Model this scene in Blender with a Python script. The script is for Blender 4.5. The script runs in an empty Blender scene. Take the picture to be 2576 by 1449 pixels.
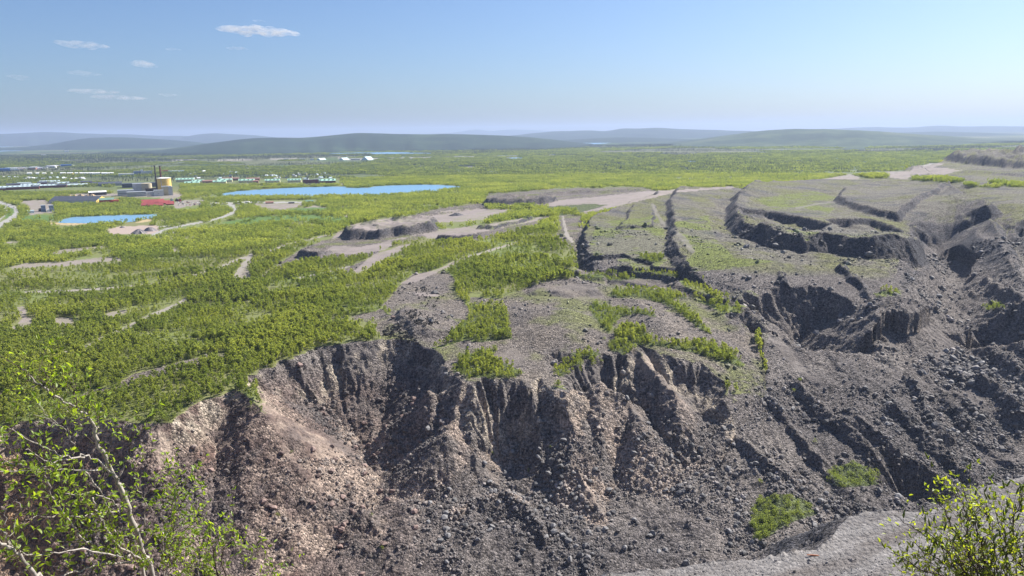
import bpy, math, random, time
import numpy as np
T0 = time.time()
R = math.radians
sc = bpy.context.scene
COL = sc.collection
random.seed(7)
RNG = np.random.default_rng(11)

# ------------------------------------------------------------------ camera, sky, sun, exposure
EYE = 150.0                       # eye height above the plain, metres
FPX, CXP, CYP = 1859.0, 1288.0, 724.5
PITCH, ROLL = R(11.83), R(0.8)
_fw = np.array([0, math.cos(PITCH), -math.sin(PITCH)])
_up0 = np.array([0, math.sin(PITCH), math.cos(PITCH)])
_rt0 = np.array([1.0, 0, 0])
_rt = _rt0 * math.cos(ROLL) - _up0 * math.sin(ROLL)
_up = _rt0 * math.sin(ROLL) + _up0 * math.cos(ROLL)
from mathutils import Matrix, Vector
cam_data = bpy.data.cameras.new("camera")
cam = bpy.data.objects.new("camera", cam_data)
COL.objects.link(cam)
cam.matrix_world = Matrix(((_rt[0], _up[0], -_fw[0], 0), (_rt[1], _up[1], -_fw[1], 0), (_rt[2], _up[2], -_fw[2], EYE), (0, 0, 0, 1)))
cam_data.sensor_width = 36.0
cam_data.lens = 36.0 * FPX / 2576.0
cam_data.clip_start = 0.1
cam_data.clip_end = 200000
sc.camera = cam

SUN_AZ, SUN_EL = R(52), R(42)     # to the right of the view direction, above the horizon
world = bpy.data.worlds.new("World")
sc.world = world
world.use_nodes = True
wn = world.node_tree
wn.nodes.clear()
w_out = wn.nodes.new("ShaderNodeOutputWorld")
w_bg = wn.nodes.new("ShaderNodeBackground")
w_sky = wn.nodes.new("ShaderNodeTexSky")
w_sky.sky_type = 'NISHITA'
w_sky.sun_disc = False
w_sky.sun_elevation = SUN_EL
w_sky.sun_rotation = SUN_AZ
w_sky.altitude = 500
w_sky.air_density = 1.0
w_sky.dust_density = 1.8
w_sky.ozone_density = 2.0
w_bg.inputs["Strength"].default_value = 0.051
w_tint = wn.nodes.new("ShaderNodeMix"); w_tint.data_type = 'RGBA'; w_tint.blend_type = 'MULTIPLY'
w_tint.inputs[0].default_value = 1.0; w_tint.inputs[7].default_value = (0.82, 1.0, 1.28, 1)   # the camera's cool white balance for the sky
wn.links.new(w_sky.outputs[0], w_tint.inputs[6]); wn.links.new(w_tint.outputs[2], w_bg.inputs[0])
wn.links.new(w_bg.outputs[0], w_out.inputs[0])

sun_d = bpy.data.lights.new("sun", 'SUN')
sun_d.energy = 5.0
sun_d.angle = R(0.5)
sun_d.color = (1.0, 0.95, 0.87)
sun = bpy.data.objects.new("sun", sun_d)
COL.objects.link(sun)
_sd = Vector((math.sin(SUN_AZ) * math.cos(SUN_EL), math.cos(SUN_AZ) * math.cos(SUN_EL), math.sin(SUN_EL)))
sun.rotation_euler = _sd.to_track_quat('Z', 'Y').to_euler()
sun.location = (0, 0, 400)
sc.view_settings.view_transform = 'Standard'
sc.view_settings.look = 'None'
sc.view_settings.gamma = 1
sc.view_settings.exposure = 1.03
sc.view_settings.use_curve_mapping = False
sc.cycles.volume_bounces = 0
sc.cycles.max_bounces = 5
sc.cycles.transparent_max_bounces = 12

# ------------------------------------------------------------------ pixel <-> place
def ray(x, y):
    a = (np.asarray(x, float) - CXP) / FPX
    b = -(np.asarray(y, float) - CYP) / FPX
    return [_fw[k] + a * _rt[k] + b * _up[k] for k in range(3)]

def at_z(x, y, z):
    """the point at height z seen at picture position x, y"""
    d = ray(x, y)
    t = (np.asarray(z, float) - EYE) / d[2]
    return d[0] * t, d[1] * t

def at_d(x, y, dist):
    d = ray(x, y)
    t = dist / np.hypot(d[0], d[1])
    return d[0] * t, d[1] * t, EYE + d[2] * t

def project(X, Y, Z):
    Z = Z - EYE
    u = X * _rt[0] + Y * _rt[1] + Z * _rt[2]
    v = X * _up[0] + Y * _up[1] + Z * _up[2]
    w = X * _fw[0] + Y * _fw[1] + Z * _fw[2]
    w = np.where(w > 0.05, w, 0.05)
    return CXP + FPX * u / w, CYP - FPX * v / w

# ------------------------------------------------------------------ noise
def _hash(ix, iy, seed):
    h = (ix.astype(np.int64) * 374761393 + iy.astype(np.int64) * 668265263 + seed * 144665) & 0xffffffff
    h = ((h ^ (h >> 13)) * 1274126177) & 0xffffffff
    return ((h ^ (h >> 16)) & 0xffff).astype(np.float32) / 65535.0

def vnoise(x, y, seed=0):
    x = np.asarray(x, np.float32); y = np.asarray(y, np.float32)
    xf = np.floor(x); yf = np.floor(y)
    fx = x - xf; fy = y - yf
    ix = xf.astype(np.int32); iy = yf.astype(np.int32)
    fx = fx * fx * (3 - 2 * fx); fy = fy * fy * (3 - 2 * fy)
    a = _hash(ix, iy, seed); b = _hash(ix + 1, iy, seed)
    c = _hash(ix, iy + 1, seed); d = _hash(ix + 1, iy + 1, seed)
    return (a + (b - a) * fx) * (1 - fy) + (c + (d - c) * fx) * fy

def fbm(x, y, scale, octaves=4, seed=0, gain=0.5):
    """-1..1"""
    out = 0; amp = 1.0; tot = 0; s = 1.0 / scale
    for o in range(octaves):
        out = out + amp * (2 * vnoise(x * s + 13.7 * o, y * s - 7.1 * o, seed + o) - 1)
        tot += amp; amp *= gain; s *= 2.03
    return out / tot

def ridged(x, y, scale, octaves=4, seed=0, gain=0.5):
    out = 0; amp = 1.0; tot = 0; s = 1.0 / scale
    for o in range(octaves):
        n = 1 - np.abs(2 * vnoise(x * s + 3.7 * o, y * s + 9.1 * o, seed + o) - 1) * 1.0
        out = out + amp * n; tot += amp; amp *= gain; s *= 2.1
    return out / tot * 2 - 1

def sstep(a, b, x):
    t = np.clip((x - a) / (b - a), 0, 1)
    return t * t * (3 - 2 * t)

# ------------------------------------------------------------------ the height field on a polar grid round the viewpoint
AZ = np.concatenate([np.linspace(-180, -62, 14, endpoint=False), np.linspace(-62, -37, 26, endpoint=False),
                     np.linspace(-37, 37, 861), np.linspace(37, 62, 27)[1:], np.linspace(62, 180, 15)[1:]])
AZ = np.radians(AZ)
DD = np.concatenate([np.geomspace(1.2, 150, 46, endpoint=False), np.linspace(150, 280, 90, endpoint=False),
                     np.arange(280, 570, 0.55), np.arange(570, 920, 1.1), 
                     1 / np.linspace(1 / 920.0, 1 / 4000.0, 230, endpoint=False), np.geomspace(4000, 60000, 40)])
NA, ND = len(AZ), len(DD)
GX = (DD[:, None] * np.sin(AZ)[None, :]).astype(np.float32)
GY = (DD[:, None] * np.cos(AZ)[None, :]).astype(np.float32)

def lp(X, Y):
    """log-polar coordinates, in which picture distances are even"""
    d = np.hypot(X, Y)
    return np.arctan2(X, Y) * 2.2, np.log(np.maximum(d, 1.0))

def tps(pts, lower=0.0):
    """thin-plate surface through (px, py, z) points"""
    p = np.array(pts, float)
    X, Y = at_z(p[:, 0], p[:, 1], p[:, 2])
    u, v = lp(X, Y)
    n = len(u)
    r2 = (u[:, None] - u) ** 2 + (v[:, None] - v) ** 2
    K = np.where(r2 > 0, 0.5 * r2 * np.log(r2 + 1e-12), 0) + np.eye(n) * 1e-3
    P = np.stack([np.ones(n), u, v], 1)
    A = np.block([[K, P], [P.T, np.zeros((3, 3))]])
    zz_ = p[:, 2] - lower * sstep(18, 34, p[:, 2])      # what the terraces add on top later
    w = np.linalg.solve(A, np.concatenate([zz_, np.zeros(3)]))
    def f(X, Y):
        uu, vv = lp(X, Y)
        out = w[n] + w[n + 1] * uu + w[n + 2] * vv
        for i in range(n):
            q = (uu - u[i]) ** 2 + (vv - v[i]) ** 2
            out = out + w[i] * 0.5 * q * np.log(q + 1e-12)
        return out
    return f

def seg_field(pts, X, Y, slope):
    """crest lines: highest of (crest height - slope * distance)"""
    best = np.full(X.shape, -1e9, np.float32)
    for (x0, y0, z0), (x1, y1, z1) in zip(pts[:-1], pts[1:]):
        dx, dy = x1 - x0, y1 - y0
        t = np.clip(((X - x0) * dx + (Y - y0) * dy) / (dx * dx + dy * dy + 1e-9), 0, 1)
        dist = np.hypot(X - x0 - t * dx, Y - y0 - t * dy)
        best = np.maximum(best, z0 + (z1 - z0) * t - slope * dist)
    return best

def px_line(pts):
    out = []
    for x, y, z in pts:
        X, Y = at_z(x, y, z)
        out.append((float(X), float(Y), float(z)))
    return out

def poly_dist(poly, X, Y):
    """signed distance to a polygon, negative inside"""
    inside = np.zeros(X.shape, bool)
    best = np.full(X.shape, 1e9, np.float32)
    n = len(poly)
    for i in range(n):
        x0, y0 = poly[i][:2]; x1, y1 = poly[(i + 1) % n][:2]
        dx, dy = x1 - x0, y1 - y0
        t = np.clip(((X - x0) * dx + (Y - y0) * dy) / (dx * dx + dy * dy + 1e-9), 0, 1)
        best = np.minimum(best, np.hypot(X - x0 - t * dx, Y - y0 - t * dy))
        if abs(dy) > 1e-9:
            c = (y0 > Y) != (y1 > Y)
            inside ^= c & (X < dx * (Y - y0) / dy + x0)
    return np.where(inside, -best, best)
# ------------------------------------------------------------------ the lie of the land
PLAIN_PTS = [(x, y, 0) for x in (-700, 0, 500, 1000, 1500, 2000, 2600, 3300) for y in (370, 400, 440)] + [
    (-500, 560, 0), (0, 560, 0), (300, 520, 0), (600, 560, 0), (900, 520, 0), (-400, 700, 0), (0, 700, 0), (300, 640, 0), (500, 640, 0), (-400, 850, -1), (0, 850, 0),
    (300, 850, 0), (0, 960, -2), (300, 1020, -4), (-400, 1040, -4), (560, 800, 1), (520, 950, -1), (620, 880, 0), (650, 720, 1), (900, 700, 4),
    (780, 640, 3), (850, 560, 2), (1000, 520, 2), (1150, 520, 3), (1100, 600, 9), (1200, 560, 11), (1000, 660, 8), (1250, 480, 2), (1400, 440, 0),
    (1350, 540, 13), (1450, 500, 14), (1600, 490, 16), (1300, 500, 9), (1750, 460, 4), (2000, 450, 2), (900, 800, 3), (900, 860, 1), (1060, 790, 4),
    (1200, 660, 10), (1200, 760, 5), (1200, 850, 0), (1400, 620, 13), (1400, 700, 9), (1500, 690, 9), (1650, 690, 10), (1420, 780, 6),
    (1380, 850, -1), (1250, 940, -6), (1330, 945, -8), (1500, 760, 5), (1650, 750, 5), (1560, 850, -1), (1450, 890, -4), (1700, 820, 1), (1800, 860, -4),
    (1640, 880, -3), (1880, 940, -12), (1000, 880, -1), (1120, 900, -4), (1700, 1100, -20), (1300, 1100, -20), (700, 1100, -15), (0, 1150, -15),
    (2300, 900, -20), (2300, 650, 0), (2300, 550, 0), (-400, 1200, -20), (3000, 800, -20), (3000, 500, 0)]
DUMP_PTS = [
    (1470, 600, 22), (1490, 548, 26), (1560, 560, 27), (1600, 510, 33), (1700, 480, 38), (1900, 466, 42), (2050, 455, 44), (2250, 440, 47), (2350, 430, 50),
    (2576, 470, 48), (2800, 440, 52), (2450, 480, 47), (2200, 480, 45), (1480, 655, 16), (1600, 600, 26), (1600, 660, 16), (1700, 690, 14), (1750, 600, 29),
    (1800, 530, 36), (1900, 655, 25), (1820, 672, 20), (2000, 615, 31), (2050, 640, 27), (2150, 600, 34), (2310, 620, 30), (2000, 520, 38), (2200, 545, 38),
    (2330, 540, 40), (2450, 545, 41), (2576, 555, 42), (2800, 560, 42), (2450, 505, 45), (2800, 500, 47),
    (1750, 740, 4), (1900, 740, 6), (2080, 690, 16), (2280, 690, 16), (1900, 830, -8), (2080, 790, -2), (1900, 950, -24), (2000, 930, -26), (1900, 1100, -44),
    (1900, 1250, -58), (1900, 1400, -66), (2150, 1000, -36), (2150, 1150, -52), (2150, 1300, -64), (2392, 600, 14), (2392, 665, -11), (2400, 720, -15), (2400, 800, -24), (2400, 950, -40), (2330, 700, 2), (2480, 700, 2),
    (2400, 1100, -54), (2400, 1250, -66), (2576, 720, 8), (2576, 800, -8), (2576, 950, -34), (2576, 1100, -52), (2800, 900, -24), (2800, 700, 10), (2800, 1150, -56),
    (1780, 1250, -56), (1800, 1400, -67), (2600, 1300, -66)]
FLOOR_PTS = [(-400, 1300, -62), (0, 1300, -62), (0, 1420, -66), (300, 1400, -66), (500, 1420, -66), (500, 1320, -60), (700, 1400, -66), (700, 1280, -58), (900, 1420, -67), (850, 1230, -56),
             (890, 1130, -52), (960, 1180, -53), (1100, 1220, -54), (1275, 1223, -57), (1200, 1300, -60), (1350, 1350, -65), (1200, 1420, -68), (1500, 1430, -68), (1560, 1200, -55),
             (1600, 1080, -41), (1755, 1042, -36), (1700, 1200, -55), (1640, 1330, -62), (1800, 1380, -67), (2000, 1350, -70), (2300, 1250, -70), (700, 1100, -45), (500, 1200, -55), (200, 1200, -55)]
RIM = [(-500, 1075), (-200, 1060), (0, 1045), (120, 1035), (250, 1044), (340, 1052), (430, 1047), (470, 1015), (500, 1003), (560, 988), (620, 968), (660, 940), (700, 930), (760, 918), (792, 912), (826, 886), (900, 876),
       (960, 868), (1010, 866), (1060, 872), (1105, 884), (1128, 920), (1160, 946), (1200, 955), (1250, 960), (1320, 958), (1365, 925), (1385, 950), (1430, 954), (1490, 928), (1535, 908), (1590, 890), (1612, 868),
       (1650, 878), (1700, 896), (1780, 912), (1850, 932), (1895, 960), (1915, 1000), (1890, 1050), (1840, 1120), (1780, 1200), (1715, 1290), (1665, 1370)]
CRATERS = [  # bottom px, py, z; slope low, radius, slope high
    (892, 1132, -53, 0.60, 40, 1.05), (1278, 1224, -58, 0.45, 14, 1.30), (1758, 1045, -36, 0.62, 24, 1.15), (1400, 940, -14, 0.6, 9, 0.9), (1560, 1075, -40, 0.62, 24, 1.1), (905, 965, -18, 0.8, 14, 1.2)]
DUMP_CRATERS = [(2062, 932, -45, 0.5, 30, 1.0), (2392, 668, -13, 0.72, 30, 1.0), (2620, 660, -2, 0.8, 22, 1.3), (2470, 930, -50, 0.7, 10, 1.2), (2300, 1300, -80, 0.7, 10, 1.2)]
CRESTS = [  # slope, crest px, py, z
    (0.70, [(620, 966, 0), (655, 1035, -10), (680, 1085, -19), (748, 1178, -38), (818, 1248, -54)]),
    (0.85, [(700, 1110, -26), (655, 1150, -40), (640, 1200, -50)]),
    (0.9, [(375, 1060, -5), (345, 1130, -24), (310, 1230, -46)]),
    (1.0, [(60, 1180, -36), (30, 1230, -44), (0, 1300, -55)]),
    (0.85, [(1075, 985, -14), (1000, 1060, -32), (930, 1128, -50)]),
    (0.72, [(1160, 958, -6), (1135, 1060, -26), (1118, 1082, -29), (1060, 1150, -46), (1010, 1200, -53)]),
    (0.70, [(1118, 1082, -29), (1180, 1140, -42), (1257, 1222, -56)]),
    (0.80, [(1422, 960, -6), (1430, 1070, -28), (1428, 1145, -40), (1470, 1225, -52), (1520, 1312, -64)]),
    (0.80, [(1428, 1145, -40), (1345, 1208, -53)]),
    (0.75, [(1520, 960, -10), (1580, 1015, -24), (1600, 1060, -29)]),
    (0.95, [(1610, 868, 0), (1640, 930, -11), (1700, 1000, -20)]),
    (0.80, [(1925, 990, -22), (1850, 1040, -33), (1790, 1115, -43), (1700, 1205, -55), (1650, 1240, -58)]),
    (0.85, [(1850, 1040, -33), (1900, 1090, -42), (1930, 1140, -49)]),
    (0.75, [(905, 1284, -53), (880, 1300, -55), (800, 1375, -64)]),
    (0.80, [(905, 1284, -53), (950, 1330, -60)]),
    (0.80, [(1130, 1285, -57), (1210, 1252, -53), (1285, 1246, -52), (1345, 1292, -57), (1370, 1350, -63)]),
    (0.85, [(1770, 1230, -55), (1830, 1260, -57), (1960, 1245, -54), (2040, 1265, -56)]),
    (0.80, [(2275, 727, 19), (2242, 760, 12), (2238, 800, 4), (2232, 868, -11)]),
    (0.62, [(2275, 727, 19), (2330, 790, 6), (2404, 866, -10), (2506, 975, -31)]),
    (0.85, [(2230, 894, -16), (2155, 968, -28), (2110, 1010, -35)]),
    (0.85, [(2230, 894, -16), (2330, 960, -28), (2380, 1040, -41)]),
    (0.70, [(1860, 760, 4), (1925, 822, -7), (1975, 870, -17), (2030, 920, -27), (2080, 975, -33)]),
    (0.75, [(1990, 945, -27), (1950, 990, -33), (1930, 1010, -36)]),
    (0.80, [(2440, 990, -38), (2500, 1060, -46), (2600, 1150, -56)]),
    (0.70, [(2490, 550, 41), (2520, 620, 27), (2560, 690, 14), (2620, 760, 2)]),
    (0.80, [(2080, 1170, -53), (2150, 1175, -54), (2220, 1210, -58), (2290, 1225, -60)]),
    (1.10, [(2420, 1130, -54), (2480, 1125, -53), (2540, 1150, -55)]),
]
STEPS = [  # height, slope, height of the top, outline of the top
    (15, 1.3, 17, [(866, 573), (930, 556), (1000, 546), (1090, 550), (1078, 568), (1030, 574), (985, 575), (960, 580), (880, 579)]),
    (9, 1.3, 11, [(760, 630), (790, 616), (812, 618), (830, 628), (795, 636)]),
    (7, 1.3, 16, [(1105, 589), (1150, 584), (1205, 590), (1160, 594)]),
    (14, 1.35, 21, [(1225, 494), (1255, 489), (1330, 491), (1392, 496), (1370, 501), (1300, 501), (1230, 500)]),
    (6, 0.9, 16, [(1330, 486), (1440, 475), (1530, 476), (1600, 472), (1612, 476), (1540, 483), (1440, 481)]),
    (5, 0.8, 11, [(1020, 540), (1100, 528), (1210, 515), (1217, 518), (1100, 533), (1030, 544)]),
    (6, 1.0, 17, [(1205, 566), (1290, 552), (1340, 545), (1300, 556), (1240, 568)]),
    (9, 0.9, -23, [(1462, 585), (1470, 560), (1490, 548), (1560, 527), (1650, 508), (1640, 470), (2600, 360), (3400, 420), (3400, 1000), (1700, 760), (1600, 668), (1480, 640)]),
    (10, 0.9, -29, [(1686, 618), (1690, 560), (1680, 520), (1700, 490), (1760, 470), (2600, 360), (3400, 420), (3400, 1000), (1860, 760), (1740, 660)]),
    (5, 0.9, -28, [(1560, 570), (1640, 566), (1650, 520), (1600, 520)]),
    (19, 0.95, -32, [(1838, 556), (1850, 575), (1890, 592), (1950, 608), (2030, 618), (2085, 614), (2180, 626), (2310, 620), (2500, 560), (2300, 430), (1950, 440), (1850, 500), (1838, 535)]),
    (9, 0.85, -42, [(2105, 500), (2130, 514), (2190, 530), (2260, 538), (2290, 528), (2320, 510), (2400, 470), (2200, 465), (2130, 475)]),
    (-11, 1.3, 37, [(1862, 534), (1930, 536), (2010, 548), (2068, 562), (2050, 574), (1990, 580), (1920, 566), (1880, 552)]),
    (-11, 1.3, 37, [(2098, 553), (2180, 551), (2262, 560), (2258, 574), (2200, 586), (2150, 574), (2110, 562)]),
    (26, 1.35, 74, [(2392, 388), (2440, 393), (2500, 397), (2600, 403), (2900, 407), (2900, 372), (2600, 381), (2450, 385)]),
    (14, 1.35, 88, [(2556, 378), (2620, 374), (2900, 374), (2900, 366), (2620, 368)]),
    (5, 0.9, 58, [(2420, 424), (2500, 428), (2600, 436), (2900, 440), (2900, 428), (2600, 424), (2450, 418)]),
    (5, 0.5, 9, [(1340, 712), (1420, 704), (1500, 713), (1525, 728), (1440, 740), (1350, 736)]),
    (4, 0.6, 8, [(1020, 775), (1060, 765), (1125, 790), (1110, 822), (1040, 825), (1000, 800)]),
    (-6, 1.0, -3, [(0, 985), (110, 960), (220, 985), (310, 970), (330, 945), (420, 918), (560, 890), (600, 885), (560, 905), (430, 935), (340, 960), (310, 985), (200, 1005), (60, 1000)]),
    (-5, 1.1, 7, [(1520, 696), (1600, 690), (1700, 697), (1715, 705), (1650, 716), (1540, 712)]),
    (-4, 1.1, 13, [(1440, 655), (1500, 660), (1560, 655), (1640, 668), (1650, 678), (1560, 672), (1470, 676)]),
    (-4, 1.2, -1, [(700, 822), (790, 800), (880, 790), (960, 782), (960, 792), (880, 806), (800, 816), (720, 832)]),
]
DOMES = [  # height, rise distance, level, outline
    (8, 34, 6, [(1265, 780), (1330, 772), (1460, 778), (1530, 795), (1510, 845), (1400, 860), (1300, 850)]),
    (7, 22, 8, [(1900, 720), (1845, 738), (1790, 740), (1780, 770), (1850, 800), (1910, 790)]),
    (5, 16, 2, [(1010, 845), (960, 830), (970, 800), (1020, 790), (1080, 800), (1090, 850)]),
    (5, 25, 8, [(1540, 740), (1640, 745), (1730, 800), (1700, 850), (1600, 810)]),
]
BENCH = [(1420, 1470, 20), (1480, 1446, 22), (1560, 1428, 24), (1700, 1425, 25), (1830, 1412, 27), (1930, 1405, 29), (2060, 1389, 31), (2090, 1371, 31), (2130, 1323, 31), (2330, 1321, 34),
         (2400, 1276, 38), (2480, 1237, 41), (2576, 1197, 45), (2720, 1140, 50), (3000, 1100, 58)]

t_ = time.time()
i0, i1 = np.searchsorted(DD, 150), np.searchsorted(DD, 2600)
j0, j1 = np.searchsorted(AZ, R(-52)), np.searchsorted(AZ, R(52))
X, Y = GX[i0:i1, j0:j1], GY[i0:i1, j0:j1]
WX = X + 5.0 * fbm(X, Y, 46, 3, 1) + 2.6 * fbm(X, Y, 10, 4, 2, 0.6)
WY = Y + 5.0 * fbm(X, Y, 46, 3, 5) + 2.6 * fbm(X, Y, 10, 4, 6, 0.6)
def coarse(f, nx=150, ny=200):
    """evaluate a smooth function on a thinned grid and spread it over the full one"""
    ii = np.unique(np.linspace(0, X.shape[0] - 1, ny).astype(int)); jj = np.unique(np.linspace(0, X.shape[1] - 1, nx).astype(int))
    g = f(X[np.ix_(ii, jj)].astype(float), Y[np.ix_(ii, jj)].astype(float))
    g = np.stack([np.interp(np.arange(X.shape[1]), jj, r) for r in g])
    a = np.clip(np.searchsorted(ii, np.arange(X.shape[0]), side='right') - 1, 0, len(ii) - 2)
    t = ((np.arange(X.shape[0]) - ii[a]) / (ii[a + 1] - ii[a]))[:, None]
    return (g[a] * (1 - t) + g[a + 1] * t).astype(np.float32)
S = coarse(tps(PLAIN_PTS))
farw = sstep(1900, 2500, DD[i0:i1])[:, None]
S = S * (1 - farw)
D = coarse(tps(DUMP_PTS))
F = coarse(tps(FLOOR_PTS)) + 4.5 * ridged(X, Y, 42, 4, 24, 0.55) + 1.5 * fbm(X, Y, 12, 3, 25) - 1.0
dump_poly = px_line([(1640, 486, 34), (1560, 522, 30), (1492, 548, 26), (1468, 590, 22), (1465, 650, 16), (1500, 675, 14), (1560, 672, 14), (1720, 690, 13), (1800, 720, 10),
                     (1850, 760, 2), (1905, 830, -8), (1935, 950, -24), (1880, 1060, -40), (1780, 1200, -53), (1700, 1330, -63), (1650, 1449, -68), (1620, 1560, -70),
                     (2300, 1600, -75), (3300, 1500, -70), (3300, 800, 0), (3300, 420, 55), (2576, 395, 50), (2400, 405, 49), (2330, 418, 49), (2250, 438, 47), (2130, 444, 46), (2050, 452, 44),
                     (1900, 464, 42), (1780, 472, 39), (1720, 475, 38)])
dd = poly_dist(dump_poly, WX, WY)
D = D - 0.75 * np.maximum(dd, 0)
gw = 14 * fbm(X, Y, 70, 3, 14) + 5 * fbm(X, Y, 20, 3, 16)
gul = (1.6 * ridged(X + gw, Y * 0.16 + gw, 21, 3, 15) + 5.5 * ridged(X + 1.2 * gw, Y * 0.55 + gw, 62, 4, 17, 0.55) + 4.0 * fbm(X + gw, Y, 90, 4, 18)) * (0.55 + 0.9 * np.clip(0.5 + fbm(X, Y, 80, 2, 19), 0, 1))
DSL = sstep(24, -8, D) * (dd < 0)
D = D + gul * DSL
FINS = [  # height over the slope, side slope, line on the slope px, py, z
    (8, 0.8, [(2404, 866, -12), (2470, 930, -27), (2506, 975, -36), (2580, 1060, -46)]), (7, 0.85, [(2330, 880, -18), (2345, 930, -28), (2390, 1010, -42), (2425, 1065, -50)]),
    (6, 0.85, [(2290, 960, -34), (2330, 1040, -46), (2370, 1100, -52)]), (7, 0.8, [(2450, 800, -8), (2520, 880, -20), (2600, 960, -33)]), (6, 0.8, [(1990, 950, -27), (2060, 1020, -36), (2130, 1090, -45), (2200, 1160, -53)]),
    (6, 0.8, [(1930, 1015, -35), (2000, 1090, -43), (2060, 1160, -50)]), (5, 0.8, [(1860, 1120, -46), (1930, 1190, -53), (2000, 1230, -57)]), (6, 0.9, [(2480, 700, 4), (2530, 760, -4), (2600, 830, -14)]),
    (7, 0.9, [(2160, 1090, -47), (2240, 1130, -51), (2300, 1190, -57)]), (5, 0.8, [(2120, 690, 14), (2180, 760, 0), (2210, 800, -6)]), (5, 0.8, [(1960, 700, 12), (1990, 760, 0), (2040, 820, -9)]), (6, 0.9, [(2560, 860, -17), (2620, 940, -30)]),
    (7, 0.85, [(2250, 1060, -47), (2340, 1130, -54), (2420, 1200, -60)])]
for h, sl, pts in FINS:
    base_ = seg_field(px_line(pts), WX, WY, sl)
    dist_ = seg_field([(x_, y_, 0.0) for x_, y_, _ in px_line(pts)], WX, WY, 1.0) * -1
    D = np.where(dd < 0, D + np.clip(h * (0.8 + 0.7 * fbm(X, Y, 20, 3, 260)) - sl * dist_, 0, None), D)
ed = sstep(0, -34, dd)
lowD = sstep(-3, -9, D)
Din = D + (F - D) * sstep(-42, -56, D) * (1 - ed)
Sout = np.maximum(S, D - 0.75 * np.maximum(dd, 0))
Sout = Sout + (np.minimum(D, Sout) - Sout) * lowD * np.exp(-np.maximum(dd, 0) / 15.0)
T = np.where(dd < 0, Din, Sout)
STEPDIST = []
for h, sl, bz, poly in STEPS:
    pd = poly_dist(px_line([(x, y, abs(bz)) for x, y in poly]), WX, WY)
    k_ = len(STEPDIST)
    STEPDIST.append(pd)
    h = h * np.clip(0.85 + 0.55 * fbm(X, Y, 26, 4, 200 + k_), 0.3, 1.25)
    pd = pd + 2.2 * fbm(X, Y, 11, 3, 230 + k_) * sstep(1900, 1100, DD[i0:i1])[:, None]
    if bz < 0:      # a bank: high ground on one side, low on the other, both running out to the general level
        w_ = h / sl
        T = T + np.where(dd < 12, h * np.clip(-pd / w_, -0.5, 0.5) * np.exp(-np.maximum(np.abs(pd) - w_ / 2, 0) / 38.0) * sstep(9, 21, D), 0)
    elif h.mean() > 0:
        T = T + np.clip(h - sl * np.maximum(pd, 0), 0, h)
    else:
        T = T - np.clip(-h - sl * np.maximum(pd, 0), 0, -h)
for h, fall, bz, poly in DOMES:
    pd = poly_dist(px_line([(x, y, bz) for x, y in poly]), WX, WY)
    T = T + h * sstep(6, -fall, pd)
# the pit: scarp from the rim line, crater funnels, floor, spurs
Xr, Yr = at_z([p[0] for p in RIM], [p[1] for p in RIM], -3.0)
rim_poly = list(zip(Xr, Yr))
closing = [at_z(1990, 1100, -46), at_z(1900, 1449, -68), (150, 120), (-400, 120), (-600, 200)]
sgn = (poly_dist(rim_poly + [(float(a), float(b)) for a, b in closing], WX, WY) < 0) & (dd >= 0)
salong = np.zeros(X.shape, np.float32); bestd = np.full(X.shape, 1e9, np.float32); acc = 0.0
for (x0, y0), (x1, y1) in zip(rim_poly[:-1], rim_poly[1:]):
    dx, dy = x1 - x0, y1 - y0; L_ = math.hypot(dx, dy)
    t = np.clip(((X - x0) * dx + (Y - y0) * dy) / (L_ * L_), 0, 1)
    q = np.hypot(X - x0 - t * dx, Y - y0 - t * dy)
    salong = np.where(q < bestd, acc + t * L_, salong); bestd = np.minimum(bestd, q); acc += L_
rd = seg_field([(x, y, 0.0) for x, y in rim_poly], WX, WY, 1.0) * -1
rd = np.where(sgn, rd, -rd)             # positive inside the pit
rimn = 1 + 0.35 * fbm(X, Y, 30, 3, 21)
C = T - np.where(rd > 0, np.minimum(1.25 * rd, (5.5 * rimn + 0.74 * rd)), 0)
sw = salong + 3.0 * fbm(X, Y, 15, 3, 32)
flute = (1.1 * ridged(sw, rd * 0.10 + 40, 13, 3, 33, 0.6) + 0.7 * ridged(sw, rd * 0.25 + 90, 5, 2, 34)) * sstep(1.5, 9, rd) * sstep(85, 35, rd)
for px, py, cz, s0, r0, s1 in CRATERS:
    cx, cy = at_z(px, py, cz)
    r = np.hypot(WX - cx, WY - cy)
    th = np.arctan2(WX - cx, WY - cy)
    r = r * (1 + 0.10 * (2 * vnoise(th * 7, r / 60, int(px)) - 1) + 0.06 * (2 * vnoise(th * 19, r / 45, int(px) + 3) - 1))
    cc = cz + s0 * np.minimum(r, r0) + s1 * np.maximum(r - r0, 0)
    C = np.where(sgn | (r < 75), np.minimum(C, cc), C)
C = C + np.where(sgn, flute, 0) * sstep(-60, -30, C)
P = np.maximum(F, C)
zz = np.where(sgn | (C < T - 0.01), np.minimum(T, P), T)
for px, py, cz, s0, r0, s1 in DUMP_CRATERS:
    cx, cy = at_z(px, py, cz)
    r = np.hypot(WX - cx, WY - cy)
    th = np.arctan2(WX - cx, WY - cy)
    r = r * (1 + 0.25 * fbm(X, Y, 30, 3, int(px))) * (1 + 0.12 * (2 * vnoise(th * 6, r / 60, int(px)) - 1) + 0.06 * (2 * vnoise(th * 17, r / 45, int(px) + 3) - 1))
    cc = cz + s0 * np.minimum(r, r0) + s1 * np.maximum(r - r0, 0)
    zz = np.where(r < 110, np.minimum(zz, cc), zz)
CREST = np.full(X.shape, -1e9, np.float32)
for sl, pts in CRESTS:
    CREST = np.maximum(CREST, seg_field(px_line(pts), WX, WY, sl) + 0.8 * fbm(X, Y, 12, 3, 41))
inpit = (sgn | (D > S))
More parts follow.
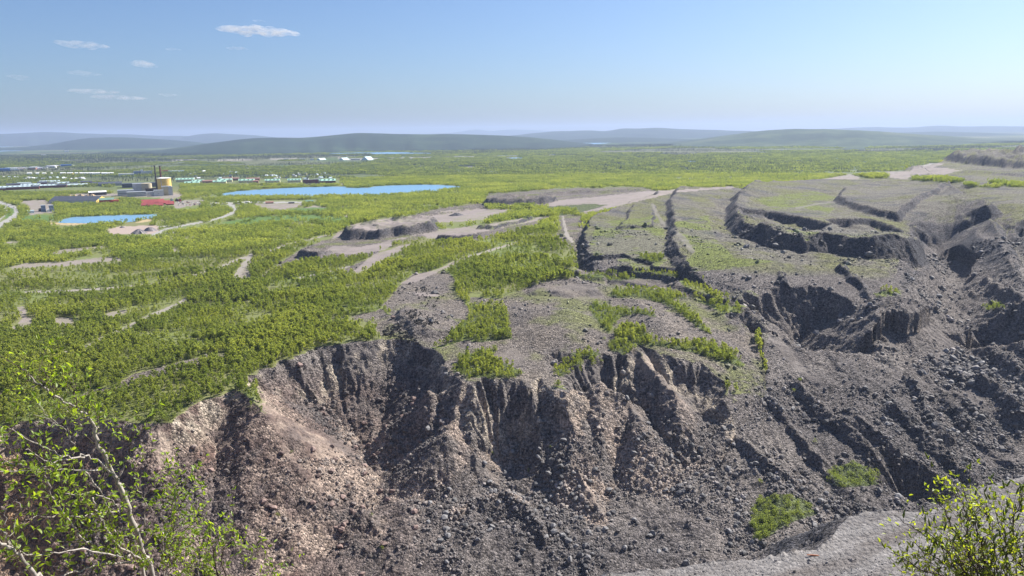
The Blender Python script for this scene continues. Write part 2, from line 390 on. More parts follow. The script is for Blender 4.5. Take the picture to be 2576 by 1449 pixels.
zz = np.where(inpit, np.maximum(zz, np.minimum(CREST, T + 1.0 + 14 * (dd < 0))), zz)
PIT = np.clip((T - zz) / 4.0, 0, 1)      # 1 where caved ground
# bench of gravel on the near hillside
bp = np.array(BENCH, float)
bx, by = at_z(bp[:, 0], bp[:, 1], bp[:, 2])
A_ = np.linalg.lstsq(np.stack([np.ones(len(bx)), bx, by], 1), bp[:, 2], rcond=None)[0]
bpoly = [(float(a), float(b), 0) for a, b in zip(bx, by)] + [(420.0, 60.0, 0), (60.0, 90.0, 0), (20.0, 150.0, 0)]
zz = np.where((DD[i0:i1] < 352)[:, None] & (zz > F + 6) & ~sgn, F, zz)
bd = poly_dist(bpoly, X + 1.0 * fbm(X, Y, 12, 3, 51), Y + 1.0 * fbm(X, Y, 12, 3, 52))
btop = A_[0] + A_[1] * X + A_[2] * Y + 0.5 * fbm(X, Y, 14, 3, 53) + 0.35 * ridged(X * 0.10 + 0.04 * Y, Y - 0.15 * X, 3.6, 3, 54)
BENCHM = bd < 0.5
zb = btop - 0.9 * np.maximum(bd, 0)
zz = np.maximum(zz, np.where(bd < 160, zb, -1e9))

slope_y = np.gradient(zz, axis=0) / np.gradient(DD[i0:i1])[:, None]
slope_x = np.gradient(zz, axis=1) / (np.gradient(AZ[j0:j1])[None, :] * DD[i0:i1][:, None])
STEEP = np.clip(np.hypot(slope_x, slope_y), 0, 3)
rough = np.clip((STEEP - 0.25) / 0.6, 0, 1) * np.clip(PIT + (dd < 0), 0, 1)
near_fade = sstep(2200, 900, DD[i0:i1])[:, None]
blk = np.floor(fbm(X, Y, 13, 4, 65, 0.6) * 7) / 7
zz = zz + rough * near_fade * sstep(0.7, 1.2, STEEP) * 3.0 * blk
zz = zz + rough * (2.2 * ridged(X, Y, 16, 5, 61, 0.58) + 0.8 * fbm(X, Y, 3.2, 3, 62)) * near_fade
zz = zz + (1 - rough) * (0.5 * fbm(X, Y, 25, 4, 63) + 0.12 * fbm(X, Y, 4, 2, 64)) * near_fade * np.where(BENCHM, 0.3, 1)

GZ = np.zeros(GX.shape, np.float32)
GZ[i0:i1, j0:j1] = zz
edge = np.zeros(GX.shape, bool); edge[i0:i1, j0:j1] = True
GZ += np.where(edge, 0, 0.0)
hill = 148.3 - 0.72 * np.maximum(GY, 0) + 0.06 * np.maximum(-GY, 0) + 0.4 * fbm(GX, GY, 9, 3, 71) * np.clip(np.hypot(GX, GY) / 20, 0, 1)
hill = np.where(GY < -20, np.minimum(hill, 160), hill)
HILLM = hill > GZ
GZ = np.maximum(GZ, hill).astype(np.float32)
far = sstep(6000, 12000, DD)[:, None]
GZ += (6 * fbm(GX, GY, 900, 3, 81) * sstep(2600, 5000, DD)[:, None]).astype(np.float32) * (1 - far)
LAKES = [  # level, shore line
    (0.2, [(554, 490), (566, 485), (595, 481), (639, 478), (700, 474), (763, 471), (830, 469.5), (867, 469.5), (870, 472.5), (924, 472.5), (949, 468), (1000, 466), (1061, 464), (1105, 465), (1147, 468), (1170, 470), (1155, 475), (1061, 483), (999, 489.5), (930, 491), (862, 493), (740, 494), (639, 494.5), (580, 493.5)]),
    (0.2, [(141, 560), (159, 551), (188, 545), (248, 543), (347, 540), (397, 538), (412, 541), (387, 548), (357, 552), (332, 558), (285, 562), (248, 564), (238, 562), (188, 561)]),
    (0.2, [(824, 388.5), (840, 385), (900, 383), (960, 382), (1050, 384), (1100, 386.5), (1000, 387.5), (860, 389.5)]),
    (0.2, [(1419, 366.5), (1440, 361), (1500, 358), (1548, 358), (1500, 363), (1450, 367)]), (0.2, [(1452, 355.5), (1470, 353), (1500, 353), (1490, 356)]), (0.2, [(1380, 370), (1440, 368), (1445, 370), (1400, 371.5)]),
    (0.2, [(1682, 368), (1700, 366), (1725, 367), (1705, 369)]), (0.2, [(1270, 398), (1300, 396), (1318, 397.5), (1290, 399)]), (0.2, [(1705, 407), (1730, 405), (1756, 406), (1735, 408)]),
    (0.2, [(-150, 380), (0, 378), (45, 373), (95, 369), (136, 368), (100, 374), (55, 379), (0, 381)]), (0.2, [(-80, 367), (0, 365), (75, 364), (60, 367.5), (0, 370)])]
LAKE_PLAN = []
for lz, shore in LAKES:
    sx = np.array(shore, float)
    # a finer, uneven shore line
    k = np.linspace(0, len(sx), len(sx) * 8, endpoint=False); k0 = k.astype(int)
    q = sx[k0] + (sx[(k0 + 1) % len(sx)] - sx[k0]) * (k - k0)[:, None]
    ax, ay = at_z(q[:, 0], q[:, 1], lz)
    dq = np.hypot(ax, ay)
    ax = ax + 0.004 * dq * fbm(ax, ay, 0.03 * dq.mean(), 3, 301); ay = ay + 0.006 * dq * fbm(ax, ay, 0.03 * dq.mean(), 3, 302)
    LAKE_PLAN.append((lz, list(zip(ax.tolist(), ay.tolist()))))
LAKEM = np.zeros(GX.shape, bool)
for lz, pl in LAKE_PLAN:
    xs_ = np.array(pl); dmin, dmax = np.hypot(xs_[:, 0], xs_[:, 1]).min() * 0.97, np.hypot(xs_[:, 0], xs_[:, 1]).max() * 1.03
    amin, amax = np.arctan2(xs_[:, 0], xs_[:, 1]).min() - 0.01, np.arctan2(xs_[:, 0], xs_[:, 1]).max() + 0.01
    a_, b_ = np.searchsorted(DD, dmin), np.searchsorted(DD, dmax); c_, e_ = np.searchsorted(AZ, amin), np.searchsorted(AZ, amax)
    sd = poly_dist(pl, GX[a_:b_, c_:e_], GY[a_:b_, c_:e_])
    LAKEM[a_:b_, c_:e_] |= sd < 0
    sub = GZ[a_:b_, c_:e_]
    fl = np.clip(1 - sd / (0.02 * dmin), 0, 1)
    sub[:] = np.where(sd < 0, np.maximum(-3.0, lz - 0.3 + sd * 0.15), np.where(sd < 0.02 * dmin, np.maximum(sub, lz + 0.1) * (1 - fl) + (lz + 0.25) * fl, sub))
# cross-sections at the sides of the worked block meet the plain gently
print("terrain", time.time() - t_)

def ground_z(x, y):
    """height of the ground at a place (bilinear on the polar grid)"""
    x = np.atleast_1d(np.asarray(x, float)); y = np.atleast_1d(np.asarray(y, float))
    a = np.arctan2(x, y); d = np.hypot(x, y)
    fj = np.interp(a, AZ, np.arange(NA)); fi = np.interp(d, DD, np.arange(ND))
    j = np.clip(fj.astype(int), 0, NA - 2); i = np.clip(fi.astype(int), 0, ND - 2)
    u = fj - j; v = fi - i
    return (GZ[i, j] * (1 - u) + GZ[i, j + 1] * u) * (1 - v) + (GZ[i + 1, j] * (1 - u) + GZ[i + 1, j + 1] * u) * v

def grid_at(arr, x, y):
    a = np.arctan2(x, y); d = np.hypot(x, y)
    j = np.clip(np.interp(a, AZ, np.arange(NA)).round().astype(int), 0, NA - 1)
    i = np.clip(np.interp(d, DD, np.arange(ND)).round().astype(int), 0, ND - 1)
    return arr[i, j]

def on_ground(px, py):
    """the place on the ground seen at a picture position: march the ray to the height field"""
    dx, dy, dz = [float(v) for v in ray(px, py)]
    h = math.hypot(dx, dy)
    ds = np.concatenate([np.arange(160, 1500, 1.0), np.geomspace(1500, 50000, 1500)])
    xs, ys, zs = dx / h * ds, dy / h * ds, EYE + dz / h * ds
    g = ground_z(xs, ys)
    k = np.argmax(zs <= g)
    if not (zs <= g).any():
        k = len(ds) - 1
    return float(xs[k]), float(ys[k]), float(g[k])
# ------------------------------------------------------------------ materials
def mat(name):
    m = bpy.data.materials.new(name); m.use_nodes = True
    nt = m.node_tree; b = nt.nodes["Principled BSDF"]
    b.inputs["Roughness"].default_value = 0.9
    b.inputs["Specular IOR Level"].default_value = 0.2
    return m, nt, b

def nd(nt, kind, **kw):
    n = nt.nodes.new(kind)
    for k, v in kw.items():
        if k.startswith("i_"):
            n.inputs[k[2:].replace("_", " ")].default_value = v
        else:
            setattr(n, k, v)
    return n

def mixc(nt, fac, a, b, mode='MIX'):
    n = nt.nodes.new("ShaderNodeMix"); n.data_type = 'RGBA'; n.blend_type = mode
    for s, v in ((0, fac), (6, a), (7, b)):
        if hasattr(v, "links"):
            nt.links.new(v, n.inputs[s])
        else:
            n.inputs[s].default_value = v if s == 0 else (*v, 1)
    return n.outputs[2]

def ramp(nt, src, stops):
    n = nt.nodes.new("ShaderNodeValToRGB"); e = n.color_ramp.elements
    while len(e) < len(stops):
        e.new(0.5)
    for k, (p, c) in enumerate(stops):
        e[k].position = p; e[k].color = (*c, 1) if len(c) == 3 else c
    nt.links.new(src, n.inputs[0])
    return n.outputs[0]

def mrange(nt, src, a, b, c=0.0, d=1.0):
    n = nd(nt, "ShaderNodeMapRange"); nt.links.new(src, n.inputs[0])
    for k, v in enumerate((a, b, c, d)):
        n.inputs[k + 1].default_value = v
    return n.outputs[0]

def mth(nt, op, a, b=0.0):
    n = nt.nodes.new("ShaderNodeMath"); n.operation = op
    for k, v in ((0, a), (1, b)):
        if hasattr(v, "links"):
            nt.links.new(v, n.inputs[k])
        else:
            n.inputs[k].default_value = v
    return n.outputs[0]

def plain_mat(name, rgb, rough=0.85, var=0.18, scale=1.5, metallic=0.0):
    """one paint or stone colour with weathering of its own"""
    m, nt, b = mat(name)
    tc = nd(nt, "ShaderNodeTexCoord")
    n = nd(nt, "ShaderNodeTexNoise", i_Scale=scale, i_Detail=6.0, i_Roughness=0.65)
    nt.links.new(tc.outputs["Object"], n.inputs["Vector"])
    f = mrange(nt, n.outputs[0], 0.3, 0.7, 1 - var, 1 + var)
    v = nd(nt, "ShaderNodeVectorMath", operation='SCALE'); v.inputs[0].default_value = rgb
    nt.links.new(f, v.inputs["Scale"])
    nt.links.new(v.outputs[0], b.inputs["Base Color"])
    b.inputs["Roughness"].default_value = rough; b.inputs["Metallic"].default_value = metallic
    return m

# ------------------------------------------------------------------ what covers the ground where
MX0, MY0, MST = -500, 300, 2.0
mgx, mgy = np.meshgrid(np.arange(MX0, 3100, MST), np.arange(MY0, 1560, MST))
def poly_mask(poly):
    x = np.array([p[0] for p in poly]); y = np.array([p[1] for p in poly])
    m = np.zeros(mgx.shape, np.float32)
    c0, c1 = max(0, int((x.min() - MX0) / MST) - 1), int((x.max() - MX0) / MST) + 2
    r0, r1 = max(0, int((y.min() - MY0) / MST) - 1), int((y.max() - MY0) / MST) + 2
    gx, gy = mgx[r0:r1, c0:c1], mgy[r0:r1, c0:c1]
    ins = np.zeros(gx.shape, bool)
    for k in range(len(poly)):
        xa, ya = poly[k]; xb, yb = poly[(k + 1) % len(poly)]
        if ya != yb:
            ins ^= ((ya > gy) != (yb > gy)) & (gx < (xb - xa) * (gy - ya) / (yb - ya) + xa)
    m[r0:r1, c0:c1] = ins
    return m
def line_mask(pts, w):
    """w: width in picture pixels, tapering with height in the picture"""
    m = np.zeros(mgx.shape, np.float32)
    for k in range(len(pts) - 1):
        (xa, ya, wa), (xb, yb, wb) = [(*p, w) if len(p) == 2 else p for p in pts[k:k + 2]]
        ww = max(wa, wb)
        c0, c1 = max(0, int((min(xa, xb) - ww - MX0) / MST) - 1), int((max(xa, xb) + ww - MX0) / MST) + 2
        r0, r1 = max(0, int((min(ya, yb) - ww - MY0) / MST) - 1), int((max(ya, yb) + ww - MY0) / MST) + 2
        gx, gy = mgx[r0:r1, c0:c1], mgy[r0:r1, c0:c1]
        t = np.clip(((gx - xa) * (xb - xa) + (gy - ya) * (yb - ya)) / ((xb - xa) ** 2 + (yb - ya) ** 2 + 1e-9), 0, 1)
        d = np.hypot(gx - xa - t * (xb - xa), (gy - ya - t * (yb - ya)))
        m[r0:r1, c0:c1] = np.maximum(m[r0:r1, c0:c1], d < (wa + (wb - wa) * t) / 2)
    return m
def union(*ms):
    out = np.zeros(mgx.shape, np.float32)
    for m in ms:
        out = np.maximum(out, m)
    return out
def sample(mask, px, py):
    c = np.clip(np.rint((px - MX0) / MST), 0, mask.shape[1] - 1).astype(int)
    r = np.clip(np.rint((py - MY0) / MST), 0, mask.shape[0] - 1).astype(int)
    return mask[r, c]

GRAVEL = [  # pads and tracks of bare gravel on the waste rock
    [(1000, 556), (1010, 545), (1075, 541), (1100, 533), (1150, 528), (1230, 526), (1290, 527), (1240, 540), (1225, 552), (1110, 560), (1075, 564), (1082, 580), (1180, 570), (1340, 545), (1390, 535), (1350, 555), (1180, 590), (1080, 600), (1060, 590), (970, 605), (1000, 612), (960, 630), (880, 642), (810, 632), (840, 618), (900, 622), (980, 605), (1020, 600), (1090, 565), (1000, 574), (900, 573), (880, 565)],
    [(872, 574), (930, 555), (1000, 545), (1090, 550), (1075, 566), (1000, 571), (972, 574), (960, 582)],
    [(1270, 520), (1370, 522), (1390, 505), (1500, 495), (1620, 482), (1860, 468), (1880, 471), (1700, 484), (1560, 517), (1500, 530), (1470, 535), (1430, 515), (1380, 522), (1300, 526)],
    [(2060, 452), (2130, 440), (2170, 437), (2160, 450)],
    [(2240, 447), (2230, 432), (2290, 432), (2300, 420), (2330, 412), (2380, 410), (2350, 420), (2420, 428), (2380, 438), (2300, 440), (2280, 452)],
    [(1010, 712), (1050, 690), (1100, 678), (1130, 662), (1160, 652), (1150, 664), (1090, 690), (1060, 705), (1030, 715)],
    [(1040, 735), (1100, 740), (1110, 748), (1050, 748)],
    [(940, 640), (1000, 620), (1040, 612), (1010, 630), (905, 690), (880, 690)],
    [(22, 671), (60, 662), (170, 658), (250, 648), (300, 646), (310, 655), (170, 668), (60, 674), (30, 678)],
    [(130, 640), (190, 632), (220, 628), (275, 622), (270, 618), (160, 628), (140, 634)],
    [(25, 835), (30, 820), (60, 800), (40, 775), (60, 770), (75, 800), (90, 803), (78, 820)], [(134, 803), (150, 797), (190, 800), (213, 808), (180, 815), (160, 826)],
    [(255, 797), (275, 785), (325, 776), (320, 786), (290, 797)],
    [(590, 697), (600, 690), (610, 660), (630, 645), (636, 646), (622, 672), (632, 690), (620, 705)],
    [(0, 612), (30, 608), (70, 607), (20, 614)], [(430, 632), (445, 624), (460, 626), (440, 634)],
    [(265, 578), (300, 570), (395, 566), (400, 582), (385, 588), (340, 590), (280, 588)],
    [(641, 514), (685, 510), (767, 513), (748, 521), (710, 527), (684, 524), (654, 520)],
    [(437, 517), (440, 508), (470, 503), (515, 504), (500, 516), (470, 520), (445, 526)],
    [(68, 505), (110, 503), (140, 514), (138, 530), (148, 534), (78, 541), (66, 535), (72, 520), (66, 512)],
    [(130, 490), (190, 488), (330, 486), (440, 485), (455, 488), (463, 493), (430, 500), (380, 496), (300, 492), (240, 493), (150, 493)],
    [(30, 508), (60, 505), (115, 502), (118, 507), (60, 512)],
    [(722, 561), (740, 558), (785, 555), (790, 558), (730, 563)], [(865, 545), (880, 532), (870, 526), (882, 532), (885, 540), (870, 548)],
    [(970, 516), (1000, 510), (1005, 509), (985, 516)], [(850, 583), (880, 590), (905, 580), (870, 595), (830, 602)],
    [(760, 524), (790, 517), (770, 515), (830, 522), (800, 526)],
    [(845, 464), (868, 459), (870, 462), (858, 466)],
]
SAND = [[(118, 558), (150, 560), (200, 559), (230, 562), (200, 567), (150, 566), (116, 562), (125, 553), (160, 546), (175, 546), (140, 553)],
        [(340, 560), (365, 551), (382, 550), (380, 556), (350, 562)]]
MEADOW = [[(45, 555), (60, 545), (80, 541), (170, 540), (170, 546), (140, 552), (118, 558), (60, 562)], [(350, 507), (355, 500), (400, 500), (440, 507), (420, 503)], [(450, 532), (500, 525), (560, 523), (500, 530)],
          [(700, 530), (760, 522), (830, 524), (820, 530), (740, 533)], [(36, 548), (44, 530), (30, 520), (20, 523), (18, 538), (10, 550)],
          [(800, 552), (870, 545), (880, 555), (850, 566), (800, 560)], [(560, 560), (640, 545), (760, 540), (860, 545), (800, 553), (700, 560), (600, 572)]]
ROADS = [([(-60, 500, 7), (0, 509, 7), (17, 514, 8), (36, 522, 10), (45, 530, 12), (41, 540, 12), (24, 553, 12), (0, 566, 12), (-60, 590, 13)], 11),
         ([(8, 520, 3), (14, 527, 4), (16, 534, 4), (9, 544, 4), (0, 552, 4), (-30, 562, 4)], 4),
         ([(500, 510, 3), (569, 511, 4), (585, 517, 6), (594, 525, 9), (588, 534, 7), (562, 545, 5), (532, 554, 4), (490, 562, 4), (454, 569, 4), (421, 575, 4), (400, 584, 5), (385, 590, 5)], 5),
         ([(569, 511), (650, 509), (760, 510)], 4), ([(389, 588), (476, 583)], 3), ([(400, 570), (440, 568)], 3)]
TRACKS = [([(64, 735), (110, 734), (174, 731), (273, 724), (372, 715), (454, 702), (500, 690), (546, 676), (590, 656), (632, 643)], 5),
          ([(632, 643), (615, 666), (593, 696)], 12), ([(471, 752), (440, 768), (372, 798), (322, 822), (293, 835), (200, 880), (100, 905)], 7),
          ([(680, 632), (720, 616), (830, 590)], 4), ([(750, 700), (800, 690), (880, 670)], 4), ([(1415, 545, 4), (1420, 570, 8), (1425, 590, 10), (1440, 608, 6)], 8),
          ([(1160, 652), (1200, 640), (1300, 610)], 5), ([(2000, 524), (2060, 512), (2100, 508)], 4), ([(1640, 515, 8), (1665, 560, 8), (1720, 600, 14), (1740, 630, 14)], 8)]
RUNWAY = [([(430, 403, 2), (640, 401.5, 2), (800, 400, 3), (1000, 398, 3), (1280, 393, 3), (1450, 390, 2)], 3), ([(1040, 418), (1240, 421)], 2), ([(600, 424), (760, 424), (900, 417)], 2), ([(530, 416), (640, 414)], 2)]
BARE = [  # stony ground without wood beside the pit and on the waste rock, low herbs only
    [(1180, 748), (1250, 752), (1330, 722), (1400, 702), (1460, 698), (1700, 700), (1760, 760), (1890, 830), (1945, 1000), (1900, 1000), (1600, 900), (1420, 970), (1250, 970), (1120, 940), (1090, 880), (1175, 855)],
    [(985, 790), (960, 770), (1010, 715), (1040, 690), (1120, 680), (1140, 700), (1150, 740), (1175, 770), (1180, 800), (1150, 830), (1140, 860), (1100, 872), (1010, 866), (965, 850), (950, 830), (930, 800)],
    [(880, 795), (960, 776), (985, 800), (940, 812), (890, 808)], [(800, 800), (850, 795), (860, 806), (810, 808)],
    [(1270, 765), (1250, 760), (1340, 720), (1400, 705), (1480, 712), (1530, 735), (1500, 755), (1480, 775), (1500, 810), (1530, 850), (1480, 870), (1420, 900), (1390, 930), (1330, 880), (1290, 850), (1285, 800)],
    [(1530, 740), (1600, 745), (1690, 760), (1760, 830), (1700, 860), (1640, 850), (1650, 800), (1600, 775), (1540, 760)],
    [(1530, 700), (1600, 694), (1705, 700), (1700, 722), (1620, 730), (1540, 725)],
    [(1450, 690), (1470, 640), (1500, 600), (1560, 640), (1640, 660), (1700, 690), (1600, 690)],
    [(300, 965), (330, 945), (420, 918), (560, 888), (600, 885), (560, 903), (430, 935), (350, 960), (310, 980)],
    [(0, 985), (60, 978), (110, 962), (130, 972), (60, 992), (0, 1000)], [(310, 970), (230, 985), (200, 1000), (290, 985)],
    [(1460, 660), (1470, 545), (1400, 535), (1400, 600), (1425, 615), (1450, 640)],
    [(660, 690), (700, 665), (760, 645), (740, 665), (690, 690), (655, 700)], [(700, 665), (760, 625), (830, 600), (870, 570), (950, 560), (1090, 560), (1100, 590), (1000, 615), (900, 640), (800, 650), (730, 668)],
    [(760, 640), (800, 655), (850, 650), (950, 640), (960, 620), (900, 620)], [(1210, 520), (1225, 488), (1400, 475), (1610, 470), (1650, 480), (1540, 520), (1480, 545), (1400, 530), (1340, 520)],
    [(1010, 548), (1100, 525), (1210, 512), (1230, 528), (1100, 560)], [(1090, 605), (1110, 585), (1200, 585), (1330, 560), (1380, 540), (1400, 545), (1330, 580), (1200, 605)],
    [(855, 690), (900, 685), (960, 655), (1010, 630), (960, 640), (880, 670)],
]
GREEN = [  # thickets on the waste rock and on the slumped ground
    [(1140, 935), (1150, 915), (1180, 890), (1250, 878), (1240, 905), (1280, 920), (1320, 940), (1300, 950), (1230, 955), (1170, 945)],
    [(1390, 935), (1420, 905), (1440, 885), (1490, 880), (1540, 905), (1530, 915), (1480, 930), (1440, 945), (1400, 948)],
    [(1120, 850), (1180, 800), (1180, 765), (1270, 770), (1290, 850), (1250, 855), (1200, 860)],
    [(1480, 775), (1500, 760), (1540, 770), (1640, 785), (1645, 800), (1600, 790), (1560, 800), (1530, 840), (1510, 815)],
    [(1530, 870), (1550, 840), (1580, 815), (1610, 830), (1650, 855), (1700, 860), (1780, 865), (1830, 880), (1880, 920), (1870, 925), (1800, 905), (1740, 885), (1660, 870), (1600, 868), (1560, 890)],
    [(1530, 745), (1550, 730), (1620, 725), (1690, 730), (1730, 750), (1690, 755), (1740, 790), (1790, 840), (1760, 830), (1710, 790), (1670, 765), (1600, 745), (1560, 750)],
    [(1440, 695), (1480, 690), (1560, 680), (1640, 680), (1700, 690), (1720, 700), (1640, 695), (1560, 705), (1480, 705)],
    [(1600, 645), (1640, 640), (1670, 650), (1660, 660), (1620, 658)],
    [(2150, 440), (2200, 437), (2240, 440), (2235, 450), (2170, 450)], [(2285, 448), (2340, 446), (2400, 452), (2420, 458), (2380, 459), (2300, 455)],
    [(2480, 457), (2600, 465), (2620, 472), (2540, 470)], [(2420, 462), (2470, 470), (2520, 468), (2510, 473), (2440, 470)],
    [(1235, 545), (1300, 527), (1400, 518), (1480, 513), (1530, 515), (1480, 530), (1400, 545), (1300, 548)],
    [(1530, 880), (1560, 870), (1600, 880), (1570, 895)],
    [(2210, 735), (2230, 729), (2270, 732), (2250, 742)], [(2465, 768), (2510, 762), (2530, 778), (2490, 782)],
    [(2075, 1195), (2100, 1172), (2150, 1165), (2210, 1190), (2225, 1215), (2180, 1225), (2120, 1225), (2080, 1215)],
    [(1890, 1300), (1900, 1255), (1950, 1240), (2010, 1250), (2060, 1290), (2000, 1310), (1930, 1350), (1895, 1360)],
]
SCRUB = [[(1550, 700), (1560, 560), (1650, 540), (1700, 640), (1640, 680)], [(1700, 690), (1740, 640), (1800, 600), (1850, 650), (1960, 655), (1860, 672)], [(1690, 560), (1780, 540), (1800, 600), (1760, 640), (1720, 600)],
         [(1840, 555), (1900, 575), (2080, 585), (2260, 590), (2300, 610), (2060, 610), (1950, 600)], [(1900, 500), (2050, 480), (2120, 500), (2080, 545), (1950, 530)], [(1480, 640), (1500, 560), (1640, 545), (1640, 620), (1560, 650)],
         [(2200, 735), (2290, 728), (2280, 745), (2200, 748)], [(1840, 760), (1830, 735), (1890, 730), (1950, 770), (1930, 860), (1880, 870)]]
SCREE = [  # fine pale scree and soil
    [(622, 972), (660, 1000), (720, 1050), (800, 1085), (885, 1113), (892, 1142), (830, 1155), (760, 1150), (695, 1080), (650, 1020)], [(690, 1092), (760, 1170), (825, 1248), (795, 1240), (735, 1190)],
    [(1128, 1095), (1200, 1148), (1250, 1200), (1262, 1228), (1200, 1185)], [(1432, 1150), (1480, 1220), (1535, 1315), (1500, 1290), (1455, 1220)], [(1640, 925), (1690, 958), (1745, 1010), (1768, 1046), (1720, 1030), (1665, 975)],
    [(1575, 1008), (1625, 1050), (1600, 1075), (1560, 1035)], [(1585, 880), (1640, 890), (1690, 960), (1640, 945), (1595, 915)], [(1335, 722), (1480, 712), (1530, 745), (1500, 756), (1335, 748)], [(1530, 703), (1620, 698), (1640, 722), (1560, 727)],
    [(1900, 805), (1965, 850), (2030, 915), (2085, 980), (2050, 975), (1970, 895)], [(2268, 738), (2330, 795), (2410, 880), (2360, 865), (2290, 800)], [(2420, 950), (2480, 1000), (2500, 1050), (2440, 1010)], [(840, 885), (960, 872), (960, 890), (850, 905)],
    [(1420, 950), (1500, 925), (1560, 935), (1480, 965)], [(900, 905), (915, 900), (925, 920), (950, 935), (940, 945), (915, 930)], [(370, 1090), (420, 1060), (440, 1120), (400, 1180)], [(1240, 900), (1300, 870), (1330, 900), (1290, 930)]]
scree_m = union(*[poly_mask(p) for p in SCREE])
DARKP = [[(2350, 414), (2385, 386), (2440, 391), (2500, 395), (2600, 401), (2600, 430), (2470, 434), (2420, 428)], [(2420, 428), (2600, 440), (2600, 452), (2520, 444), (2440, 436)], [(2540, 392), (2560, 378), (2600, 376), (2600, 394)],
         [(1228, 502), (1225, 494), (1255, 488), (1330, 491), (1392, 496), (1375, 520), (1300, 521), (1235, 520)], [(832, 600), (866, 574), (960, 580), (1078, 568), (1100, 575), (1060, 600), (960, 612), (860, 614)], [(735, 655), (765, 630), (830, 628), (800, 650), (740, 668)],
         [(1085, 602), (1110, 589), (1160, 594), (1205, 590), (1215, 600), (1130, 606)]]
darkp_m = union(*[poly_mask(p) for p in DARKP])  # dump and heap faces: dark waste rock, with their shade put into the colour
gravel_m = union(*[poly_mask(p) for p in GRAVEL])
sand_m = union(*[poly_mask(p) for p in SAND])
meadow_m = union(*[poly_mask(p) for p in MEADOW])
road_m = union(*[line_mask(p, w) for p, w in ROADS])
track_m = union(*[line_mask(p, w) for p, w in TRACKS])
runway_m = union(*[line_mask(p, w) for p, w in RUNWAY])
bare_m = union(*[poly_mask(p) for p in BARE])
green_m = union(*[poly_mask(p) for p in GREEN])
scrub_m = union(*[poly_mask(p) for p in SCRUB])

px, py = project(GX, GY, GZ)
jw = np.clip((py - 380) / 180, 0.15, 4) * 2.0
jx = px + jw * 2.2 * fbm(GX, GY, 30, 4, 91); jy = py + jw * fbm(GX, GY, 30, 4, 92)
# bare where caved, on the waste rock, on the bench and on the near hillside
ROCK = np.zeros(GX.shape, np.float32)
ROCK[i0:i1, j0:j1] = np.maximum(np.clip(PIT * 1.5, 0, 1), (dd < 0).astype(np.float32))
STP = np.zeros(GX.shape, np.float32); STP[i0:i1, j0:j1] = STEEP
ROCK = np.maximum(ROCK, sample(bare_m, jx, jy))
ROCK = np.maximum(ROCK, sstep(0.5, 0.8, STP) * (DD[:, None] < 1200))
rimbare = np.zeros(GX.shape, np.float32); rimbare[i0:i1, j0:j1] = np.where(sgn, 1.0, sstep(-5.5, -1.5, rd + 4.0 * fbm(X, Y, 13, 3, 120)))
ROCK = np.maximum(ROCK, rimbare * sstep(600, 760, px))
BEN = np.zeros(GX.shape, np.float32); BEN[i0:i1, j0:j1] = BENCHM & (zz >= zb - 3)
ROCK = np.maximum(ROCK, np.maximum(BEN, HILLM))
STP = np.zeros(GX.shape, np.float32); STP[i0:i1, j0:j1] = STEEP
ROCK = np.where((DD[:, None] < 352) | (GZ < -28), 1, ROCK).astype(np.float32)
def lerp(a, b, t):
    return a + (np.asarray(b, np.float32) - a) * t[..., None]
col = np.zeros(GX.shape + (3,), np.float32)
n1 = fbm(GX, GY, 70, 4, 101); n2 = fbm(GX, GY, 18, 4, 102); n3 = fbm(GX, GY, 6, 3, 103)
col[:] = (0.14, 0.17, 0.050)
col = lerp(col, (0.17, 0.165, 0.075), np.clip(n1 + 0.4, 0, 1))
# far land: spruce woods, bogs
farm = sstep(2200, 3600, DD)[:, None] * np.ones_like(GX)
bog = sstep(0.05, 0.30, fbm(GX * 0.55, GY, 700, 4, 110)) * farm
spr = sstep(-0.02, 0.16, fbm(GX * 0.5, GY, 420, 4, 111) + 0.10 * sstep(4000, 9000, DD)[:, None]) * farm
col = lerp(col, (0.065, 0.105, 0.030), farm)
col = lerp(col, (0.13, 0.13, 0.07), bog * 0.8)
col = lerp(col, (0.020, 0.040, 0.020), spr * (1 - bog) * 0.85)
# rock colours
rk = np.zeros_like(col); rk[:] = (0.136, 0.119, 0.110)
rk = lerp(rk, (0.18, 0.160, 0.146), np.clip(n2 * 1.3 + 0.1, 0, 1))
rk = lerp(rk, (0.098, 0.088, 0.086), np.clip(-n1 * 1.6, 0, 1))
red = sstep(1250, 700, px + 90 * n1 + 60 * n2) * sstep(900, 1010, py)
rk = lerp(rk, (0.118, 0.078, 0.064), red * np.clip(0.72 + 0.8 * n2, 0, 1))
ochre = sstep(230, 60, px + 30 * n2) * sstep(1080, 1160, py)
rk = lerp(rk, (0.36, 0.235, 0.13), ochre * np.clip(0.55 + n3, 0, 1))
sand2 = np.zeros_like(GX); capd = np.zeros_like(GX)
capd[i0:i1, j0:j1] = np.where(sgn, sstep(20, 3, rd + 6 * fbm(X, Y, 14, 3, 112)), 0)
rk = lerp(rk, (0.33, 0.28, 0.22), capd * np.clip(0.45 + 1.3 * n3 + n2, 0, 1))
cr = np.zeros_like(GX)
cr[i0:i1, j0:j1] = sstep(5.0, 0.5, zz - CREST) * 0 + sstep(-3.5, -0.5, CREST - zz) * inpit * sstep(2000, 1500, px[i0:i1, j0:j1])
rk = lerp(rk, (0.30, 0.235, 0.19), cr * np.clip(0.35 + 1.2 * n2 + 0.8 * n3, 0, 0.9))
dumpm = np.zeros_like(GX); dumpm[i0:i1, j0:j1] = (dd < 0) * sstep(0.55, 0.3, STEEP) * sstep(15, 22, D)
rk = lerp(rk, (0.150, 0.138, 0.110), dumpm * 0.85)
rk = lerp(rk, (0.085, 0.082, 0.086), dumpm * np.clip(2.2 * fbm(GX + 0.6 * GY, GY * 0.5 - 0.2 * GX, 30, 4, 115) - 0.1, 0, 0.85))
